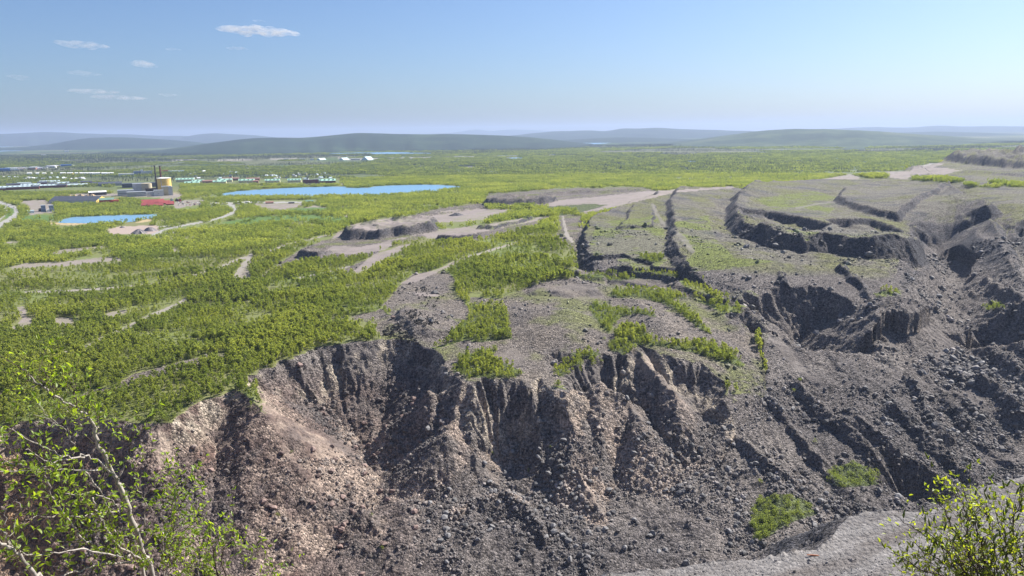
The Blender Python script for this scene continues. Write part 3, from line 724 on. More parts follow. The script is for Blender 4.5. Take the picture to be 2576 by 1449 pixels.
grassy = np.clip(1.8 * fbm(GX, GY * 0.6, 40, 4, 113) + 0.9 * fbm(GX * 0.4 + GY * 0.3, GY, 5, 3, 114) + 0.30, 0, 1)
rk = lerp(rk, (0.135, 0.138, 0.050), dumpm * grassy * 0.8)
rk = lerp(rk, (0.14, 0.165, 0.040), sample(scrub_m, jx, jy) * np.clip(grassy * 1.3 + 0.15, 0, 0.85) * sstep(0.7, 0.4, STP))
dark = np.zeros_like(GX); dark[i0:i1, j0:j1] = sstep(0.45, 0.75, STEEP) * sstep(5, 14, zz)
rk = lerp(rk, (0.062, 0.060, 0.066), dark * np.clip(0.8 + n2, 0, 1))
soil = sample(bare_m, jx, jy) * (1 - np.clip(dark, 0, 1)); soil *= sstep(0.9, 0.5, STP); soil[i0:i1, j0:j1] *= (1 - np.clip(PIT, 0, 1)) * (dd > 0)
rk = lerp(rk, (0.165, 0.140, 0.118), soil * np.clip(0.55 + 0.9 * n2, 0, 1))
rk = lerp(rk, (0.13, 0.14, 0.05), soil * np.clip(2 * fbm(GX, GY, 24, 4, 116), 0, 0.8))
bst = fbm(GX * 0.10 + 0.04 * GY, GY - 0.15 * GX, 3.2, 4, 140)
rk = lerp(rk, (0.225, 0.21, 0.20), BEN * np.clip(0.55 + 1.3 * bst, 0, 1))
rk = lerp(rk, (0.20, 0.19, 0.185), 0.5 * BEN * np.clip(0.5 + 0.8 * n2 + 0.6 * n3, 0, 1))
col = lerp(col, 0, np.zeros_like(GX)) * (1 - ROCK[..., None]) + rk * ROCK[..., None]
strat = vnoise(GZ / 1.7 + 1.2 * n2, n1 * 2.0, 130) + 0.6 * vnoise(GZ / 0.7 + n2, n1 * 3, 131)
rk = rk * (1 + (0.55 * (strat - 0.8) * sstep(0.8, 1.3, STP))[..., None])
blot = fbm(GX, GY, 32, 5, 132, 0.6)
rk = rk * (1 + 0.45 * blot * (1 - BEN))[..., None]
rk = lerp(rk, (0.23, 0.205, 0.18), np.clip(3.0 * ridged(GX + 0.4 * GY, GY * 0.25, 14, 3, 133) - 1.9, 0, 0.75) * (STP > 0.35) * (1 - BEN) * (GZ < 10) * sstep(900, 1200, px))
scr = sample(scree_m, jx, jy)
rk = lerp(rk, (0.34, 0.255, 0.205), scr * sstep(1500, 900, px) * np.clip(0.72 + 0.9 * n3 + 0.5 * n2, 0, 1)); rk = lerp(rk, (0.31, 0.27, 0.225), scr * sstep(900, 1500, px) * np.clip(0.66 + 0.9 * n3 + 0.5 * n2, 0, 1))
rk = lerp(rk, (0.032, 0.032, 0.036), sample(darkp_m, px, py) * np.clip(0.85 + n2, 0, 1))  # near-black rock tone that also carries the painted shade of these faces
gm = sample(gravel_m, jx, jy) * (1 - sample(green_m, px, py)) * sstep(0.6, 0.35, STP)
col = lerp(col, (0.245, 0.208, 0.192), gm * np.clip(0.85 + 0.4 * n2 + 0.3 * n3, 0, 1))
col = lerp(col, (0.34, 0.27, 0.23), sample(poly_mask(GRAVEL[16]), px, py))
col = lerp(col, (0.38, 0.30, 0.17), sample(sand_m, jx, jy))
col = lerp(col, (0.085, 0.15, 0.035), sample(meadow_m, jx, jy) * 0.9)
GRNF = sample(green_m, jx, jy) * (1 - gm) * sstep(0.95, 0.6, STP)
col = lerp(col, (0.075, 0.10, 0.030), GRNF * 0.8)
trk = np.maximum(sample(track_m, px + 0.5 * (jx - px), py + 0.5 * (jy - py)), sample(runway_m, px, py))
trd = np.zeros_like(GX); trd[i0:i1, j0:j1] = dd < 0
col = lerp(col, (0.26, 0.235, 0.205), trk * (1 - trd)); col = lerp(col, (0.165, 0.152, 0.13), trk * trd * 0.7)
rd_ = sample(road_m, px, py)
col = lerp(col, (0.30, 0.29, 0.27), rd_)
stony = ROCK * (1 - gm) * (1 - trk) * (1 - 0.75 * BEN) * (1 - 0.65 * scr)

def grid_mesh(name):
    nv = NA * ND
    co = np.stack([GX, GY, GZ], -1).reshape(-1, 3)
    i, j = np.meshgrid(np.arange(ND - 1), np.arange(NA - 1), indexing='ij')
    q = np.stack([i * NA + j, i * NA + j + 1, (i + 1) * NA + j + 1, (i + 1) * NA + j], -1).reshape(-1, 4)
    q = np.concatenate([q])
    me = bpy.data.meshes.new(name)
    me.vertices.add(nv); me.vertices.foreach_set("co", co.ravel())
    me.loops.add(q.size); me.loops.foreach_set("vertex_index", q.ravel().astype(np.int32))
    me.polygons.add(len(q)); me.polygons.foreach_set("loop_start", np.arange(0, q.size, 4, dtype=np.int32))
    me.update(calc_edges=True)
    a = me.attributes.new("cover", 'FLOAT_COLOR', 'POINT')
    a.data.foreach_set("color", np.concatenate([col.reshape(-1, 3), np.ones((nv, 1), np.float32)], 1).ravel())
    a = me.attributes.new("stony", 'FLOAT', 'POINT'); a.data.foreach_set("value", stony.ravel().astype(np.float32))
    a = me.attributes.new("distant", 'FLOAT', 'POINT'); a.data.foreach_set("value", (farm * (1 - ROCK)).ravel().astype(np.float32))
    return me
me = grid_mesh("ground")
ground = bpy.data.objects.new("ground", me); COL.objects.link(ground); ground["kind"] = "structure"
m, nt, b = mat("ground_cover")
geo = nd(nt, "ShaderNodeNewGeometry")
at = nd(nt, "ShaderNodeAttribute", attribute_name="cover"); st = nd(nt, "ShaderNodeAttribute", attribute_name="stony"); ds = nd(nt, "ShaderNodeAttribute", attribute_name="distant")
P_ = geo.outputs["Position"]
def noise(scale, detail=5.0, rough=0.6, vec=None):
    n = nd(nt, "ShaderNodeTexNoise", i_Scale=scale, i_Detail=detail, i_Roughness=rough); nt.links.new(vec or P_, n.inputs["Vector"]); return n.outputs[0]
def voro(scale, vec=None):
    n = nd(nt, "ShaderNodeTexVoronoi", i_Scale=scale); nt.links.new(vec or P_, n.inputs["Vector"]); return n
v1, v2 = voro(0.8), voro(2.1)
fine = noise(0.9, 6, 0.7)
stone1 = nd(nt, "ShaderNodeSeparateColor"); nt.links.new(v1.outputs["Color"], stone1.inputs[0])
stone2 = nd(nt, "ShaderNodeSeparateColor"); nt.links.new(v2.outputs["Color"], stone2.inputs[0])
k1 = mrange(nt, stone1.outputs[0], 0, 1, 0.42, 1.75); k2 = mrange(nt, stone2.outputs[1], 0, 1, 0.55, 1.55)
kk = mth(nt, 'MULTIPLY', k1, k2)
kf = mrange(nt, fine, 0.25, 0.75, 0.72, 1.28)
kst = mth(nt, 'MULTIPLY', kk, kf)
mx = nd(nt, "ShaderNodeMix", data_type='FLOAT'); nt.links.new(st.outputs["Fac"], mx.inputs[0]); nt.links.new(kf, mx.inputs[2]); nt.links.new(kst, mx.inputs[3])
# woods far away: crowns a few metres across, spruce among birch
mp = nd(nt, "ShaderNodeMapping"); mp.inputs["Scale"].default_value = (0.055, 0.055, 0.0); nt.links.new(P_, mp.inputs["Vector"])
vf = voro(1.0, mp.outputs[0])
sf = nd(nt, "ShaderNodeSeparateColor"); nt.links.new(vf.outputs["Color"], sf.inputs[0])
kfar = mrange(nt, sf.outputs[0], 0, 1, 0.55, 1.4)
big = noise(0.004, 5, 0.65)
kbig = mrange(nt, big, 0.3, 0.7, 0.65, 1.3)
kfar = mth(nt, 'MULTIPLY', kfar, kbig)
mx2 = nd(nt, "ShaderNodeMix", data_type='FLOAT'); nt.links.new(ds.outputs["Fac"], mx2.inputs[0]); nt.links.new(mx.outputs[0], mx2.inputs[2]); nt.links.new(kfar, mx2.inputs[3])
sv = nd(nt, "ShaderNodeVectorMath", operation='SCALE'); nt.links.new(at.outputs["Color"], sv.inputs[0]); nt.links.new(mx2.outputs[0], sv.inputs["Scale"])
nt.links.new(sv.outputs[0], b.inputs["Base Color"])
hgt = mth(nt, 'ADD', mth(nt, 'MULTIPLY', v1.outputs["Distance"], -1.1), mth(nt, 'MULTIPLY', v2.outputs["Distance"], -0.45))
hgt = mth(nt, 'ADD', hgt, mth(nt, 'MULTIPLY', fine, 0.9))
hgt = mth(nt, 'MULTIPLY', hgt, mth(nt, 'ADD', mth(nt, 'MULTIPLY', st.outputs["Fac"], 0.95), 0.05))
bp_ = nd(nt, "ShaderNodeBump", i_Strength=1.0, i_Distance=1.0); nt.links.new(hgt, bp_.inputs["Height"]); nt.links.new(bp_.outputs[0], b.inputs["Normal"])
b.inputs["Roughness"].default_value = 0.95
me.materials.append(m)
wm, nt, b = mat("lake_water")
geo = nd(nt, "ShaderNodeNewGeometry")
wmp = nd(nt, "ShaderNodeMapping"); wmp.inputs["Scale"].default_value = (0.10, 0.22, 0.2); nt.links.new(geo.outputs["Position"], wmp.inputs["Vector"])
wn1 = nd(nt, "ShaderNodeTexNoise", i_Scale=1.0, i_Detail=5.0, i_Roughness=0.6); nt.links.new(wmp.outputs[0], wn1.inputs["Vector"])
wbp = nd(nt, "ShaderNodeBump", i_Strength=0.6, i_Distance=2.0); nt.links.new(wn1.outputs[0], wbp.inputs["Height"]); nt.links.new(wbp.outputs[0], b.inputs["Normal"])
b.inputs["Base Color"].default_value = (0.15, 0.29, 0.43, 1); b.inputs["Roughness"].default_value = 0.33; b.inputs["IOR"].default_value = 1.33; b.inputs["Specular IOR Level"].default_value = 0.5
for lz, pl in LAKE_PLAN:
    v = [(x, y, lz) for x, y in pl]
    wme = bpy.data.meshes.new("lake"); wme.from_pydata(v, [], [tuple(range(len(v)))])
    if wme.polygons[0].normal.z < 0:
        wme.flip_normals()
    wme.materials.append(wm)
    wo = bpy.data.objects.new("lake", wme); COL.objects.link(wo); wo["kind"] = "structure"
print("ground", len(me.polygons) * 2, time.time() - T0)
# ------------------------------------------------------------------ hills, haze
HILLS = [  # distance, depth, spruce share, skyline px, py
    (26000, 5000, 0.9, [(-300, 352), (-150, 345), (0, 337), (60, 335), (115, 331.5), (200, 335), (250, 337), (330, 338), (370, 341), (420, 342), (480, 342), (600, 343), (700, 346), (760, 352)]),
    (24000, 3500, 0.9, [(440, 356), (470, 343), (500, 337.5), (540, 335), (600, 338), (640, 340), (700, 346), (750, 352)]),
    (15000, 2600, 0.9, [(-200, 376), (-60, 374), (60, 370), (130, 362), (180, 353), (225, 347), (280, 345), (350, 347), (430, 352), (500, 358), (560, 366)]),
    (9000, 2300, 0.75, [(300, 392), (360, 384), (430, 374), (500, 364), (560, 356), (600, 351), (640, 347), (700, 346), (760, 347), (800, 343.5), (850, 339), (880, 336), (905, 334), (960, 336), (1050, 338), (1140, 337), (1250, 340), (1330, 345), (1400, 352), (1460, 360), (1520, 368)]),
    (38000, 4000, 0.9, [(980, 344), (1040, 337), (1110, 336), (1150, 333), (1175, 328), (1190, 326), (1208, 325), (1230, 331), (1262, 327), (1300, 326), (1380, 329), (1450, 331), (1520, 336)]),
    (19000, 4200, 0.85, [(1180, 348), (1290, 341), (1350, 334), (1400, 330), (1480, 328), (1530, 330), (1545, 326), (1570, 322), (1600, 324), (1650, 321), (1700, 324), (1760, 326), (1830, 328), (1900, 330), (2000, 334), (2100, 340)]),
    (12500, 2000, 0.85, [(1380, 354), (1480, 349), (1560, 345), (1650, 347), (1750, 351), (1830, 356), (1900, 362)]),
    (9500, 3400, 0.45, [(1560, 372), (1680, 360), (1760, 350), (1830, 340), (1920, 328), (2000, 324), (2080, 324.5), (2200, 330), (2300, 337), (2400, 344), (2500, 351), (2600, 358), (2800, 372)]),
    (28000, 5000, 0.9, [(1950, 330), (2050, 326), (2150, 321), (2200, 319.5), (2290, 321), (2340, 317), (2370, 316), (2420, 318), (2500, 317), (2576, 318), (2700, 316), (2900, 322)]),
    (17000, 3000, 0.85, [(2150, 345), (2250, 334), (2350, 331), (2450, 333), (2576, 338), (2700, 340), (2900, 346)]),
]
hm, nt, b = mat("forested_hill")
geo = nd(nt, "ShaderNodeNewGeometry"); oi = nd(nt, "ShaderNodeAttribute", attribute_name="spruce")
n_a = nd(nt, "ShaderNodeTexNoise", i_Scale=0.0016, i_Detail=8.0, i_Roughness=0.68); nt.links.new(geo.outputs["Position"], n_a.inputs["Vector"])
n_b = nd(nt, "ShaderNodeTexNoise", i_Scale=0.02, i_Detail=4.0, i_Roughness=0.7); nt.links.new(geo.outputs["Position"], n_b.inputs["Vector"])
thr = mth(nt, 'SUBTRACT', mth(nt, 'ADD', n_a.outputs[0], mth(nt, 'MULTIPLY', n_b.outputs[0], 0.35)), mth(nt, 'MULTIPLY', oi.outputs["Fac"], 0.42))
c1 = ramp(nt, mth(nt, 'ADD', thr, 0.0), [(0.24, (0.012, 0.028, 0.022)), (0.42, (0.022, 0.044, 0.028)), (0.54, (0.050, 0.080, 0.038)), (0.68, (0.10, 0.112, 0.065))])
nt.links.new(c1, b.inputs["Base Color"]); b.inputs["Roughness"].default_value = 1.0
for D_, W_, sp, sky in HILLS:
    s = np.array(sky, float)
    xs = np.linspace(s[0, 0], s[-1, 0], int((s[-1, 0] - s[0, 0]) / 5) + 2)
    ys = np.interp(xs, s[:, 0], s[:, 1])
    ys = np.convolve(np.pad(ys, 3, 'edge'), np.ones(7) / 7, 'valid') - 0.5 * fbm(xs, xs * 0, 40, 3, int(D_ / 100)) * (np.minimum(xs - xs[0], xs[-1] - xs) > 20)
    q = np.concatenate([np.linspace(-1, 0, 16), np.linspace(0, 1, 8)[1:]])
    prof = np.where(q < 0, sstep(-1, 0, q) ** 0.9, sstep(1, 0, q))
    Xh, Yh, Zh = [np.asarray(v) for v in at_d(xs, ys, D_)]
    az = np.arctan2(Xh, Yh)
    dist = D_ + q[:, None] * W_ * (1 + 0.2 * fbm(xs, xs * 0 + 3, 60, 2, 5))[None, :]
    hx, hy = dist * np.sin(az), dist * np.cos(az)
    hz = -8 + (Zh[None, :] + 8) * prof[:, None]
    hz = hz + 0.10 * np.maximum(Zh, 0)[None, :] * fbm(hx, hy, 1500, 4, int(D_ / 77)) * (1 - np.abs(2 * prof[:, None] - 1)) * (prof[:, None] < 0.999)
    nq, nx = hx.shape
    v = np.stack([hx, hy, hz], -1).reshape(-1, 3)
    f = [(i * nx + j, i * nx + j + 1, (i + 1) * nx + j + 1, (i + 1) * nx + j) for i in range(nq - 1) for j in range(nx - 1)]
    hme = bpy.data.meshes.new("hill"); hme.from_pydata(v.tolist(), [], f)
    hme.polygons.foreach_set("use_smooth", np.ones(len(f), bool)); hme.materials.append(hm)
    a = hme.attributes.new("spruce", 'FLOAT', 'POINT'); a.data.foreach_set("value", np.full(len(v), sp, np.float32))
    ho = bpy.data.objects.new("hill", hme); COL.objects.link(ho); ho["kind"] = "structure"

hb = 46000.0; hz0, hz1 = -95.0, 560.0
hv = [(x, y, z) for z in (hz0, hz1) for x, y in ((-hb, -2000), (hb, -2000), (hb, hb), (-hb, hb))]
hf = [(3, 2, 1, 0), (4, 5, 6, 7), (0, 1, 5, 4), (1, 2, 6, 5), (2, 3, 7, 6), (3, 0, 4, 7)]
hzm = bpy.data.meshes.new("haze"); hzm.from_pydata(hv, [], hf)
haze = bpy.data.objects.new("haze", hzm); COL.objects.link(haze); haze["kind"] = "stuff"
vm = bpy.data.materials.new("haze_air"); vm.use_nodes = True
vm.node_tree.nodes.clear()
vo = vm.node_tree.nodes.new("ShaderNodeOutputMaterial"); vp = vm.node_tree.nodes.new("ShaderNodeVolumePrincipled")
vp.inputs["Color"].default_value = (0.56, 0.69, 0.95, 1)
vp.inputs["Density"].default_value = 4.2e-5
vp.inputs["Anisotropy"].default_value = 0.15
vm.node_tree.links.new(vp.outputs[0], vo.inputs["Volume"])
hzm.materials.append(vm)
# ------------------------------------------------------------------ small mesh builder
class MB:
    def __init__(self):
        self.v, self.f, self.m = [], [], []
    def quad(self, a, b, c, d, mi=0):
        n = len(self.v); self.v += [a, b, c, d]; self.f.append((n, n + 1, n + 2, n + 3)); self.m.append(mi)
    def box(self, x0, x1, y0, y1, z0, z1, mi=0):
        n = len(self.v)
        self.v += [(x0, y0, z0), (x1, y0, z0), (x1, y1, z0), (x0, y1, z0), (x0, y0, z1), (x1, y0, z1), (x1, y1, z1), (x0, y1, z1)]
        for q in ((3, 2, 1, 0), (4, 5, 6, 7), (0, 1, 5, 4), (1, 2, 6, 5), (2, 3, 7, 6), (3, 0, 4, 7)):
            self.f.append(tuple(n + k for k in q)); self.m.append(mi)
        return self
    def tube(self, pts, rad, sides=6, mi=0, cap=True):
        n = len(self.v); pts = [Vector(p) for p in pts]
        up = Vector((0.13, 0.31, 0.94))
        for i, p in enumerate(pts):
            t = (pts[min(i + 1, len(pts) - 1)] - pts[max(i - 1, 0)]).normalized()
            a = t.cross(up if abs(t.dot(up)) < 0.95 else Vector((1, 0, 0))).normalized(); b_ = t.cross(a)
            for k in range(sides):
                an = 2 * math.pi * k / sides
                self.v.append(tuple(p + (a * math.cos(an) + b_ * math.sin(an)) * rad[i]))
        for i in range(len(pts) - 1):
            for k in range(sides):
                k2 = (k + 1) % sides
                self.f.append((n + i * sides + k, n + i * sides + k2, n + (i + 1) * sides + k2, n + (i + 1) * sides + k)); self.m.append(mi)
        if cap:
            self.f.append(tuple(n + (len(pts) - 1) * sides + k for k in range(sides))); self.m.append(mi)
            self.f.append(tuple(n + k for k in reversed(range(sides)))); self.m.append(mi)
        return self
    def face(self, pts, mi=0):
        n = len(self.v); self.v += [tuple(p) for p in pts]; self.f.append(tuple(range(n, n + len(pts)))); self.m.append(mi)
        return self
    def mesh(self, name, mats, smooth=False):
        me = bpy.data.meshes.new(name); me.from_pydata(self.v, [], self.f)
        for m_ in (mats if isinstance(mats, (list, tuple)) else [mats]):
            me.materials.append(m_)
        me.polygons.foreach_set("material_index", self.m)
        if smooth:
            me.polygons.foreach_set("use_smooth", [True] * len(self.f))
        me.update()
        return me
    def build(self, name, mats, parent=None, smooth=False, label=None):
        o = bpy.data.objects.new(name, self.mesh(name, mats, smooth)); COL.objects.link(o)
        if parent is not None:
            o.parent = parent
        if label:
            o["label"] = label
        return o

def tag(o, label, cat, group=None):
    o["label"] = label; o["category"] = cat
    if group:
        o["group"] = group
    return o
def thing(name, loc, rz, label, cat, group=None):
    o = bpy.data.objects.new(name, None); COL.objects.link(o)
    o.location = loc; o.rotation_euler = (0, 0, rz); o.empty_display_size = 0.5
    return tag(o, label, cat, group)
def put(name, me, parent):
    o = bpy.data.objects.new(name, me); COL.objects.link(o); o.parent = parent
    return o

# ------------------------------------------------------------------ trees
def leaf_mat(name, c_a, c_b, trans=0.6):
    m, nt, b = mat(name)
    oi = nd(nt, "ShaderNodeObjectInfo"); geo = nd(nt, "ShaderNodeNewGeometry")
    ns = nd(nt, "ShaderNodeTexNoise", i_Scale=0.009, i_Detail=5.0, i_Roughness=0.6); nt.links.new(oi.outputs["Location"], ns.inputs["Vector"])
    f = mth(nt, 'ADD', mth(nt, 'MULTIPLY', oi.outputs["Random"], 0.5), mrange(nt, ns.outputs[0], 0.38, 0.62, -0.1, 0.75))
    base = mixc(nt, f, c_a, c_b)
    wn_ = nd(nt, "ShaderNodeTexWhiteNoise"); nt.links.new(geo.outputs["Random Per Island"], wn_.inputs["Vector"])
    isl = mrange(nt, geo.outputs["Random Per Island"], 0, 1, 0.72, 1.30)
    sv = nd(nt, "ShaderNodeVectorMath", operation='SCALE'); nt.links.new(base, sv.inputs[0]); nt.links.new(isl, sv.inputs["Scale"])
    nt.links.new(sv.outputs[0], b.inputs["Base Color"]); b.inputs["Roughness"].default_value = 0.6
    tr = nd(nt, "ShaderNodeBsdfTranslucent")
    tc = nd(nt, "ShaderNodeVectorMath", operation='MULTIPLY'); nt.links.new(sv.outputs[0], tc.inputs[0]); tc.inputs[1].default_value = (1.65, 1.58, 0.8)
    nt.links.new(tc.outputs[0], tr.inputs["Color"])
    ms = nd(nt, "ShaderNodeMixShader"); ms.inputs[0].default_value = trans
    nt.links.new(b.outputs[0], ms.inputs[1]); nt.links.new(tr.outputs[0], ms.inputs[2])
    nt.links.new(ms.outputs[0], nt.nodes["Material Output"].inputs["Surface"])
    return m
M_BIRCH = leaf_mat("birch_leaves", (0.32, 0.355, 0.088), (0.18, 0.23, 0.058))
M_BUSH = leaf_mat("willow_scrub_leaves", (0.24, 0.28, 0.085), (0.16, 0.205, 0.065))
M_SPRUCE = leaf_mat("spruce_needles", (0.026, 0.055, 0.022), (0.016, 0.040, 0.018), 0.12)
M_BARK = plain_mat("birch_bark", (0.42, 0.39, 0.35), 0.8, 0.35, 2.0)
M_DARKBARK = plain_mat("dark_bark", (0.09, 0.07, 0.055), 0.9, 0.3, 2.0)

def crown_mb(rg, h, w, n, size, base=0.18, lean=0.0, top=1.0, mb=None, ox=0, oy=0, mi=0):
    """leaf sprays spread through an uneven crown: a few branch lobes, gaps between them"""
    mb = mb or MB()
    lobes = []
    for k in range(7):
        t = rg.uniform(base + 0.12, 0.93)
        rr = w * 0.5 * math.sin(math.pi * min(1, (t - base * 0.5) / (1.02 - base * 0.5))) ** 0.6
        a = rg.uniform(0, 6.283)
        lobes.append((math.cos(a) * rr * 0.75, math.sin(a) * rr * 0.75, t * h, w * rg.uniform(0.16, 0.27)))
    lobes.append((0, 0, h * 0.90, w * 0.15)); lobes.append((0, 0, h * 0.55, w * 0.26))
    for _ in range(n):
        lx, ly, lz, lr = lobes[int(rg.integers(len(lobes)))]
        p = rg.normal(size=3); p /= np.linalg.norm(p)
        rr = lr * rg.uniform(0.45, 1.15)
        c = np.array([lx + p[0] * rr, ly + p[1] * rr, lz + p[2] * rr * 1.25])
        c[2] = min(max(c[2], h * base * 0.6), h * 1.02)
        a = rg.normal(size=3); a[2] *= 0.7; a /= np.linalg.norm(a)
        b = np.cross(a, rg.normal(size=3)); b /= np.linalg.norm(b)
        s = size * rg.uniform(0.6, 1.25)
        c += (ox, oy, 0)
        q = [c - a * s * 0.5, c + b * s * 0.38, c + a * s * 0.5 + np.cross(a, b) * s * 0.15, c - b * s * 0.38]
        mb.quad(*[tuple(x) for x in q], mi)
    return mb
def trunk_mb(rg, h, r, stems=1, mb=None, ox=0, oy=0, mi=0, sides=5):
    mb = mb or MB()
    for s_ in range(stems):
        a = rg.uniform(0, 6.28); l = 0.0 if stems == 1 else rg.uniform(0.08, 0.2)
        pts = [(ox + math.cos(a) * l * h * t ** 1.2 + rg.normal() * 0.02 * h * t, oy + math.sin(a) * l * h * t ** 1.2 + rg.normal() * 0.02 * h * t, h * 0.92 * t - 0.3 * (t == 0)) for t in (0, 0.3, 0.65, 1.0)]
        mb.tube(pts, [r, r * 0.75, r * 0.45, r * 0.12], sides, mi, cap=False)
        for k in range(3):
            t0 = rg.uniform(0.3, 0.7); b_ = rg.uniform(0, 6.28); L = h * rg.uniform(0.16, 0.26)
            p0 = np.array(pts[1]) * (1 - t0) + np.array(pts[2]) * t0
            mb.tube([tuple(p0), (p0[0] + math.cos(b_) * L * 0.7, p0[1] + math.sin(b_) * L * 0.7, p0[2] + L * 0.7)], [r * 0.4, r * 0.1], 3, mi, cap=False)
    return mb
BIRCH = []
for k in range(7):
    rg = np.random.default_rng(100 + k)
    w = [0.42, 0.5, 0.36, 0.6, 0.45, 0.55, 0.4][k]
    BIRCH.append((trunk_mb(rg, 1.0, 0.014, 1 if k in (0, 2, 4) else 2 + (k == 3)).mesh("trunk", M_BARK), crown_mb(rg, 1.0, w, 120, 0.13).mesh("crown", M_BIRCH)))
BUSH = []
for k in range(3):
    rg = np.random.default_rng(140 + k)
    BUSH.append((trunk_mb(rg, 0.7, 0.014, 3).mesh("stem", M_DARKBARK), crown_mb(rg, 1.0, 1.25, 130, 0.17, 0.03).mesh("crown", M_BUSH)))
def joined(name, pairs):
    """trunk and crown meshes as one prototype for the mass of the wood"""
    out = []
    for tm, cm in pairs:
        v, f, mi = [], [], []
        for q, me_ in enumerate((tm, cm)):
            n = len(v); co = np.zeros(len(me_.vertices) * 3); me_.vertices.foreach_get("co", co)
            v += co.reshape(-1, 3).tolist(); f += [tuple(n + i for i in p.vertices) for p in me_.polygons]; mi += [q] * len(me_.polygons)
        nm = bpy.data.meshes.new(name); nm.from_pydata(v, [], f)
        nm.materials.append(tm.materials[0]); nm.materials.append(cm.materials[0]); nm.polygons.foreach_set("material_index", mi)
        out.append(bpy.data.objects.new(name, nm))
    return out
P_BIRCH = joined("birch_tree_form", BIRCH)
P_BUSH = joined("bush_form", BUSH)
def clump(seed, rad, n, hmin, hmax, quads, size, leaf):
    rg = np.random.default_rng(seed); mb = MB()
    for _ in range(n):
        a = rg.uniform(0, 6.28); r = rad * math.sqrt(rg.uniform(0, 1)); h = rg.uniform(hmin, hmax)
        crown_mb(rg, h, h * rg.uniform(0.5, 0.75), quads, size, 0.12, mb=mb, ox=math.cos(a) * r, oy=math.sin(a) * r)
    return bpy.data.objects.new("birch_clump_form", mb.mesh("birch_clump_form", leaf))
M_FARW = leaf_mat("distant_birch_leaves", (0.24, 0.28, 0.09), (0.12, 0.16, 0.055))
P_CLUMP = [clump(200 + k, 7.0, 8, 3.5, 8.5, 26, 1.5, M_BIRCH) for k in range(5)]
P_FAR = [clump(220 + k, 20.0, 14, 5.0, 9, 9, 4.0, M_FARW) for k in range(4)]
def spruce_mesh(seed, tiers=9):
    rg = np.random.default_rng(seed); mb = MB()
    for t in range(tiers):
        z = 0.10 + 0.88 * t / tiers; r = 0.17 * (1 - t / tiers) ** 0.8 + 0.012
        for k in range(7):
            a = rg.uniform(0, 6.28); l = r * rg.uniform(0.7, 1.2)
            ca, sa = math.cos(a), math.sin(a); wd = l * 0.45
            mb.quad((0, 0, z + 0.07), (ca * l * 0.6 - sa * wd, sa * l * 0.6 + ca * wd, z - 0.01), (ca * l, sa * l, z - 0.05), (ca * l * 0.6 + sa * wd, sa * l * 0.6 - ca * wd, z - 0.01))
    return mb
SPRUCE = [(MB().tube([(0, 0, -0.02), (0, 0, 0.5), (0, 0, 0.97)], [0.02, 0.013, 0.003], 5, cap=False).mesh("trunk", M_DARKBARK), spruce_mesh(240 + k).mesh("crown", M_SPRUCE)) for k in range(3)]
P_SPRUCE = joined("spruce_form", SPRUCE)

def scatter(name, pts, scale, rz, forms, pick, tint=None, tilt=None):
    """one mass of plants or stones: points carrying size, turn and kind, with a form set on each"""
    n = len(pts)
    me = bpy.data.meshes.new(name); me.vertices.add(n); me.vertices.foreach_set("co", np.asarray(pts, np.float32).ravel())
    def fa(nm, kind, data, key):
        a = me.attributes.new(nm, kind, 'POINT'); a.data.foreach_set(key, np.ascontiguousarray(data).ravel())
    sc_ = np.asarray(scale, np.float32)
    fa("size", 'FLOAT_VECTOR', sc_ if sc_.ndim == 2 else np.repeat(sc_[:, None], 3, 1), "vector")
    rot = np.zeros((n, 3), np.float32); rot[:, 2] = rz
    if tilt is not None:
        rot[:, :2] = tilt
    fa("turn", 'FLOAT_VECTOR', rot, "vector"); fa("form", 'INT', np.asarray(pick, np.int32), "value")
    if tint is not None:
        fa("tint", 'FLOAT_COLOR', np.concatenate([tint, np.ones((n, 1))], 1).astype(np.float32), "color")
    o = bpy.data.objects.new(name, me); COL.objects.link(o); o["kind"] = "stuff"
    g = bpy.data.node_groups.new(name, "GeometryNodeTree")
    g.interface.new_socket("Geometry", in_out='INPUT', socket_type='NodeSocketGeometry')
    g.interface.new_socket("Geometry", in_out='OUTPUT', socket_type='NodeSocketGeometry')
    gi = g.nodes.new("NodeGroupInput"); go = g.nodes.new("NodeGroupOutput")
    ip = g.nodes.new("GeometryNodeInstanceOnPoints"); jn = g.nodes.new("GeometryNodeJoinGeometry")
    for f_ in forms:
        oi = g.nodes.new("GeometryNodeObjectInfo"); oi.inputs["Object"].default_value = f_; oi.inputs["As Instance"].default_value = True
        g.links.new(oi.outputs["Geometry"], jn.inputs[0])
    def na(nm, t):
        q = g.nodes.new("GeometryNodeInputNamedAttribute"); q.data_type = t; q.inputs["Name"].default_value = nm
        return next(s for s in q.outputs if s.enabled and s.name == "Attribute")
    g.links.new(gi.outputs[0], ip.inputs["Points"]); g.links.new(jn.outputs[0], ip.inputs["Instance"])
    ip.inputs["Pick Instance"].default_value = True
    g.links.new(na("form", 'INT'), ip.inputs["Instance Index"]); g.links.new(na("turn", 'FLOAT_VECTOR'), ip.inputs["Rotation"]); g.links.new(na("size", 'FLOAT_VECTOR'), ip.inputs["Scale"])
    g.links.new(ip.outputs[0], go.inputs[0])
    md = o.modifiers.new("scatter", 'NODES'); md.node_group = g
    return o

# where plants may stand, read off the ground cover
lake_g = LAKEM
def cover_at(x, y, z):
    p, q = project(x, y, z)
    return p, q
closed = union(gravel_m, sand_m, road_m, track_m, runway_m)
